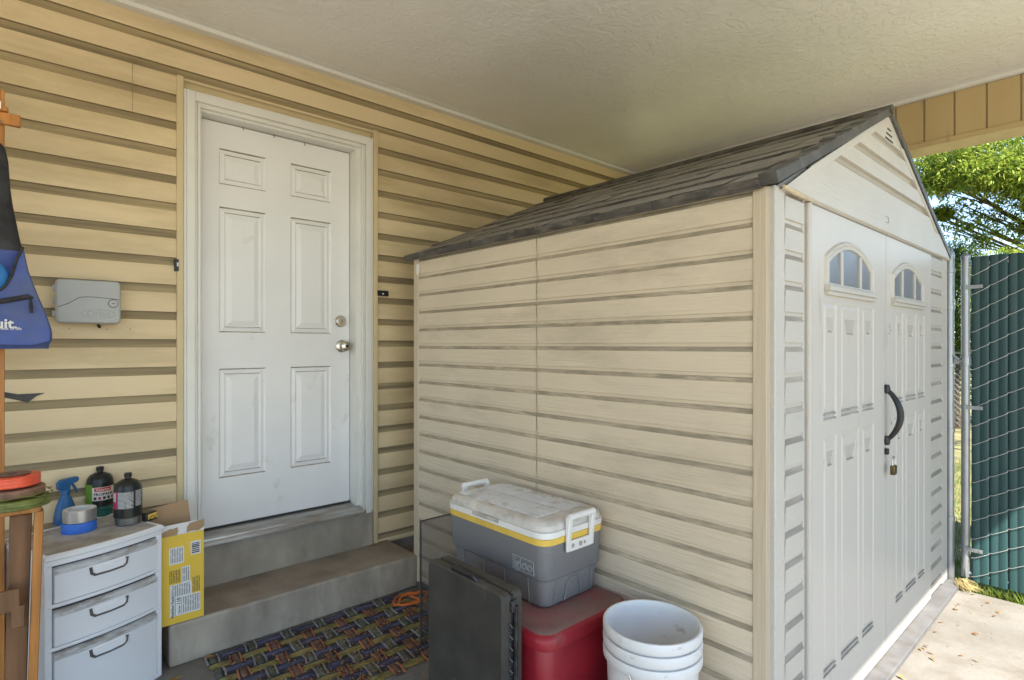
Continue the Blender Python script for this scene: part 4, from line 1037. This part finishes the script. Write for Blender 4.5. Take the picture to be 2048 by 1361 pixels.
for r in range(nrow + 1):
    yc_ = ry1 - .022 - r * pitch
    if yc_ < ry0 + .01: break
    blue = r % 2 == 0; off = (r % 4) * per / 2 * .96
    x = rx0 - per + (off % per)
    while x < rx1:
        xa, xb = x + .052, x + per
        ca, cb = max(xa, rx0), min(xb, rx1)
        if cb - ca > .02:
            cs = ((-.018, .013, 6), (-.006, .014, 0), (.007, .014, 0), (.019, .012, 6)) if blue else ((-.018, .010, 7), (-.007, .014, 1), (.007, .014, 1), (.018, .008, 6))
            for o_, w_, m in cs: strand(ca, yc_ + o_, cb, yc_ + o_ + rg.uniform(-.002, .002), w_, m, .005)
        if x > rx0 - .02 and x + .06 < rx1 + .02:
            cs = ((.006, .009, 2), (.026, .027, 3), (.046, .009, 2)) if blue else ((.006, .009, 4), (.026, .026, 5), (.046, .009, 4))
            for o_, w_, m in cs:
                if rx0 < x + o_ < rx1: strand(x + o_ + .006, yc_ + .047, x + o_ - .006, yc_ - .045, w_, m, .006)
        x += per
s.build('weave', rm, rug, world=True, sharp=60)

# litter, cord
def leaves(mb, n, area, z0_, size, rng):
    for _ in range(n):
        x, y = area(rng); a_ = rng.uniform(0, 6.28); l = size * rng.uniform(.5, 1.3); wd = l * rng.uniform(.3, .55); tl = rng.uniform(-.35, .35)
        d = Vector((math.cos(a_), math.sin(a_), tl)); nn = Vector((-math.sin(a_), math.cos(a_), rng.uniform(-.4, .4))); c_ = Vector((x, y, z0_ + abs(tl) * l * .6 + rng.uniform(.001, .004)))
        mb.add([c_ - d * l / 2, c_ + nn * wd / 2 + Vector((0, 0, .003)), c_ + d * l / 2, c_ - nn * wd / 2 + Vector((0, 0, .002))], [(0, 1, 2, 3)])
rg = random.Random(21); s = MB()
leaves(s, 800, lambda r: (r.triangular(.62, 1.62, 1.0), r.triangular(2.0, 2.70, 2.1)), .012, .016, rg)
leaves(s, 180, lambda r: (r.uniform(.55, 1.72), r.uniform(1.9, 2.7)), .001, .014, rg)
leaves(s, 26, lambda r: (r.uniform(1.5, 1.75), r.uniform(2.45, 2.75)), .006, .035, rg)
leaves(s, 10, lambda r: (r.uniform(.55, 1.7), r.uniform(2.73, 3.0)), .181, .014, rg)
leaves(s, 26, lambda r: (2.6 + r.random() ** .7 * 1.3, .655 - r.random() ** 2 * .3), .001, .026, rg)
leaves(s, 45, lambda r: (r.uniform(2.4, 3.9), r.uniform(-.2, .65)), .001, .012, rg)
lt = s.build('leaf_litter', m_litter); lt['kind'] = 'stuff'; lt['label'] = 'scattered dry leaf bits on the rug and concrete'
s = MB(); pts = []
for i in range(60):
    t = i / 59; a_ = t * 2 * math.pi * 2.1 + 1.0
    pts.append((1.60 + .095 * math.cos(a_) + .012 * math.sin(3 * a_) + .03 * t, 2.60 + .055 * math.sin(a_) - .05 * t, .010 + .007 * i / 59))
s.tube(pts + [(1.66, 2.42, .01), (1.72, 2.25, .01)], .0055, 8); tag(s.build('extension_cord', m_cord), 'coiled orange extension cord on the floor at the right end of the steps', 'cord')
s = MB()
for x, y, z_, r in ((1.632, 3.0, .181, .012), (1.645, 2.99, .181, .009), (.667, 2.66, .012, .02), (.52, 2.60, .002, .02)):
    leaves(s, 3, lambda q: (x + q.uniform(-.01, .01), y + q.uniform(-.01, .01)), z_, r * 2.2, rg)
d = s.build('fallen_leaf', m_litter); d['kind'] = 'stuff'; d['label'] = 'few reddish brown leaves by the step edges'

# ------------------------------------------------------------------ lawn fringe, tufts
def blades(mb, n, area, z0_, h_, rng, lean=.5):
    for _ in range(n):
        x, y = area(rng); a_ = rng.uniform(0, 6.28); hh = h_ * rng.uniform(.5, 1.3); wd = .0022 + hh * .02
        d = Vector((math.cos(a_), math.sin(a_), 0)); nn = Vector((-d.y, d.x, 0)); b_ = Vector((x, y, z0_)); l = lean * hh * rng.uniform(.2, 1.2)
        m1 = b_ + d * l * .35 + Vector((0, 0, hh * .6)); tip = b_ + d * l + Vector((0, 0, hh))
        mb.add([b_ - nn * wd, b_ + nn * wd, m1 + nn * wd * .7, tip, m1 - nn * wd * .7], [(0, 1, 2, 3, 4)])
rg = random.Random(31); s = MB()
blades(s, 1500, lambda r: (3.955 + r.random() * .12, r.uniform(-.1, .75)), -.06, .085, rg, .8)
blades(s, 9000, lambda r: (4.05 + r.random() ** 1.5 * 4.5, r.uniform(.2, 2.2)), -.06, .06, rg, .8)
lg = s.build('grass', m_blade); lg['kind'] = 'stuff'; lg['label'] = 'short lawn grass beside the slab and beyond the gate'
tf = MB(); tf2 = []
for _ in range(85):
    a_ = rg.uniform(3.6, 5.2); l = rg.uniform(.03, .11); hh = rg.uniform(.015, .06); b_ = Vector((3.945 + rg.uniform(-.02, .02), .69 + rg.uniform(-.02, .02), 0.0))
    pth = [b_, b_ + Vector((math.cos(a_) * l * .4, math.sin(a_) * l * .4, hh)), b_ + Vector((math.cos(a_) * l * .8, math.sin(a_) * l * .8, hh * .8)), b_ + Vector((math.cos(a_) * l, math.sin(a_) * l, max(.003, hh * .3)))]
    tf.tube(pth, [.0012, .0012, .001, .0005], 4)
tag(tf.build('dry_grass_tuft', m_dry), 'dry straw-coloured grass tuft at the right corner of the shed', 'grass tuft')

# ------------------------------------------------------------------ trees and bushes beyond
def foliage(mb, clumps, per_clump, leaf, rng, droop=.3):
    for c_, r, *k_ in clumps:
        c_ = Vector(c_)
        for _ in range(int(per_clump * (k_[0] if k_ else 1))):
            v = Vector((rng.gauss(0, 1), rng.gauss(0, 1), rng.gauss(0, 1))); v.normalize(); v *= r * rng.random() ** .45; v.z *= .75
            p_ = c_ + v
            # a little spray of narrow leaflets
            a_ = rng.uniform(0, 6.28); ax = Vector((math.cos(a_), math.sin(a_), rng.uniform(-.7, .3) - droop * .3)).normalized()
            sd_ = ax.orthogonal().normalized(); up = ax.cross(sd_)
            rot = rng.uniform(0, 6.28); sd2 = sd_ * math.cos(rot) + up * math.sin(rot)
            l = leaf * rng.uniform(.7, 1.3)
            for k in range(rng.choice((3, 4, 5))):
                q = p_ + ax * (k * l * .33); sg = 1 if k % 2 else -1
                d = (ax * .75 + sd2 * sg * .8 + Vector((0, 0, -droop * .5))).normalized(); nn = d.cross(Vector((rng.uniform(-1, 1), rng.uniform(-1, 1), 1.2))).normalized()
                mb.add([q, q + d * l * .45 + nn * l * .13, q + d * l, q + d * l * .45 - nn * l * .13], [(0, 1, 2, 3)])
def tree(name, label, base, h_, clumps, per, leaf, mat, seed, cat='tree', trunk_r=.12, group=None):
    rng = random.Random(seed); t = thing(name, label, cat, base, 0, group)
    s = MB(); b_ = Vector(base); hub = b_ + Vector((0, 0, h_ * .38))
    s.tube([b_ + Vector((0, 0, -.1)), b_ + Vector((.03, .02, h_ * .2)), hub], [trunk_r, trunk_r * .8, trunk_r * .6], 10)
    for c_, r, *k_ in clumps:
        c_ = Vector(c_); mid = hub.lerp(c_, .5) + Vector((rng.uniform(-.15, .15), rng.uniform(-.15, .15), .12)); s.tube([hub, mid, c_], [trunk_r * .35, trunk_r * .2, trunk_r * .06], 6)
        for _ in range(3):
            e_ = c_ + Vector((rng.uniform(-1, 1), rng.uniform(-1, 1), rng.uniform(-.6, .6))) * r * .8; s.tube([mid.lerp(c_, .6), e_], [trunk_r * .09, trunk_r * .03], 5)
    s.build('trunk', m_bark, t, world=True)
    s = MB(); foliage(s, clumps, per, leaf, rng); s.build('crown', mat, t, world=True, sharp=180)
    return t
rng = random.Random(2)
def at(px, py, dist):
    dx, dy = ray(px); return (dx * dist, dy * dist, H + (690 - py) / 1135 * dist)
cl_ = [(at(px, py, d_), r) for px, py, d_, r in ((1870, 330, 8.4, .50), (1935, 320, 8.2, .62), (2010, 330, 8.0, .68), (2080, 350, 8.0, .7), (1965, 345, 7.8, .36), (2040, 352, 7.7, .42), (1885, 362, 8.3, .27), (1860, 280, 8.8, .5), (1990, 240, 8.6, .9), (1900, 200, 9.0, .9),
     (2120, 280, 8.4, .9), (2180, 380, 8.0, .8), (2110, 390, 7.8, .40), (1880, 425, 8.8, .05))]
bp_ = at(2300, 900, 8.6)
cl_ += [(at(px, py, d_), r, .11) for px, py, d_, r in ((1870, 430, 8.9, .22), (1905, 455, 8.8, .22), (1945, 440, 8.6, .25), (1985, 460, 8.4, .24), (2030, 450, 8.2, .26), (1925, 410, 8.6, .25), (2000, 425, 8.3, .25), (2060, 470, 8.2, .2), (1960, 485, 8.6, .18))]
tree('ash_tree', 'tall sunlit tree with feathery bright green leaves beyond the gate', (bp_[0], bp_[1], -.06), 4.8, cl_, 620, .085, m_leaf, 5, trunk_r=.14)
cl_ = [(at(px, py, d_), r) for px, py, d_, r in ((1985, 533, 7.0, .26), (2030, 522, 6.8, .28), (2085, 526, 6.8, .30), (2040, 590, 6.9, .4), (1990, 610, 7.0, .35), (2100, 600, 6.8, .45))]
bp_ = at(2040, 900, 6.9)
tree('yellow_bush', 'yellow green sunlit bush showing over the top of the gate', (bp_[0], bp_[1], -.06), 2.2, cl_, 420, .06, m_leaf, 8, 'bush', .05)
cl_ = [(at(px, py, d_), r) for px, py, d_, r in ((1905, 545, 9.6, .42), (1930, 590, 9.4, .46), (1900, 630, 9.5, .45), (1945, 650, 9.3, .42), (1880, 560, 9.9, .45), (1915, 690, 9.6, .42), (1950, 560, 9.8, .4), (1925, 520, 9.9, .35), (1900, 505, 9.9, .3))]
bp_ = at(1915, 900, 9.6)
tree('leafy_bush', 'mid green bush seen in the gap between post and gate', (bp_[0], bp_[1], -.06), 2.4, cl_, 420, .07, m_leaf2, 9, 'bush', .06)
# distant chain link fence with hedge behind
ff = thing('wire_fence', 'distant grey chain link fence at the far side of the lawn', 'fence', (11.8, 2.2, 0))
s = MB()
for y in (-1, 1, 3, 5): s.tube([(11.8, y, -.1), (11.8, y, 1.25)], .025, 8)
s.tube([(11.8, -3, 1.22), (11.8, 6, 1.22)], .02, 8); s.build('post_and_rail', m_galv, ff, world=True)
s = MB(); y = -1.5
while y < 4.5:
    for sg in (-1, 1): s.tube([(11.8, y, 0), (11.8, y + sg * 1.2, 1.2)], .004, 4)
    y += .09
s.build('chain_mesh', M('old_wire', (.13, .14, .13), .6), ff, world=True)
cl_ = [((12.6 + rng.uniform(0, .8), -3 + k * .8, .5 + rng.uniform(0, .7)), .75) for k in range(11)] + [((13.0, -3 + k * .9, 1.5 + rng.uniform(0, .5)), .75) for k in range(10)]
tree('hedge', 'dark green hedge behind the distant chain link fence', (12.9, 1.2, -.06), 2.0, cl_, 200, .16, m_leaf2, 12, 'hedge', .06)
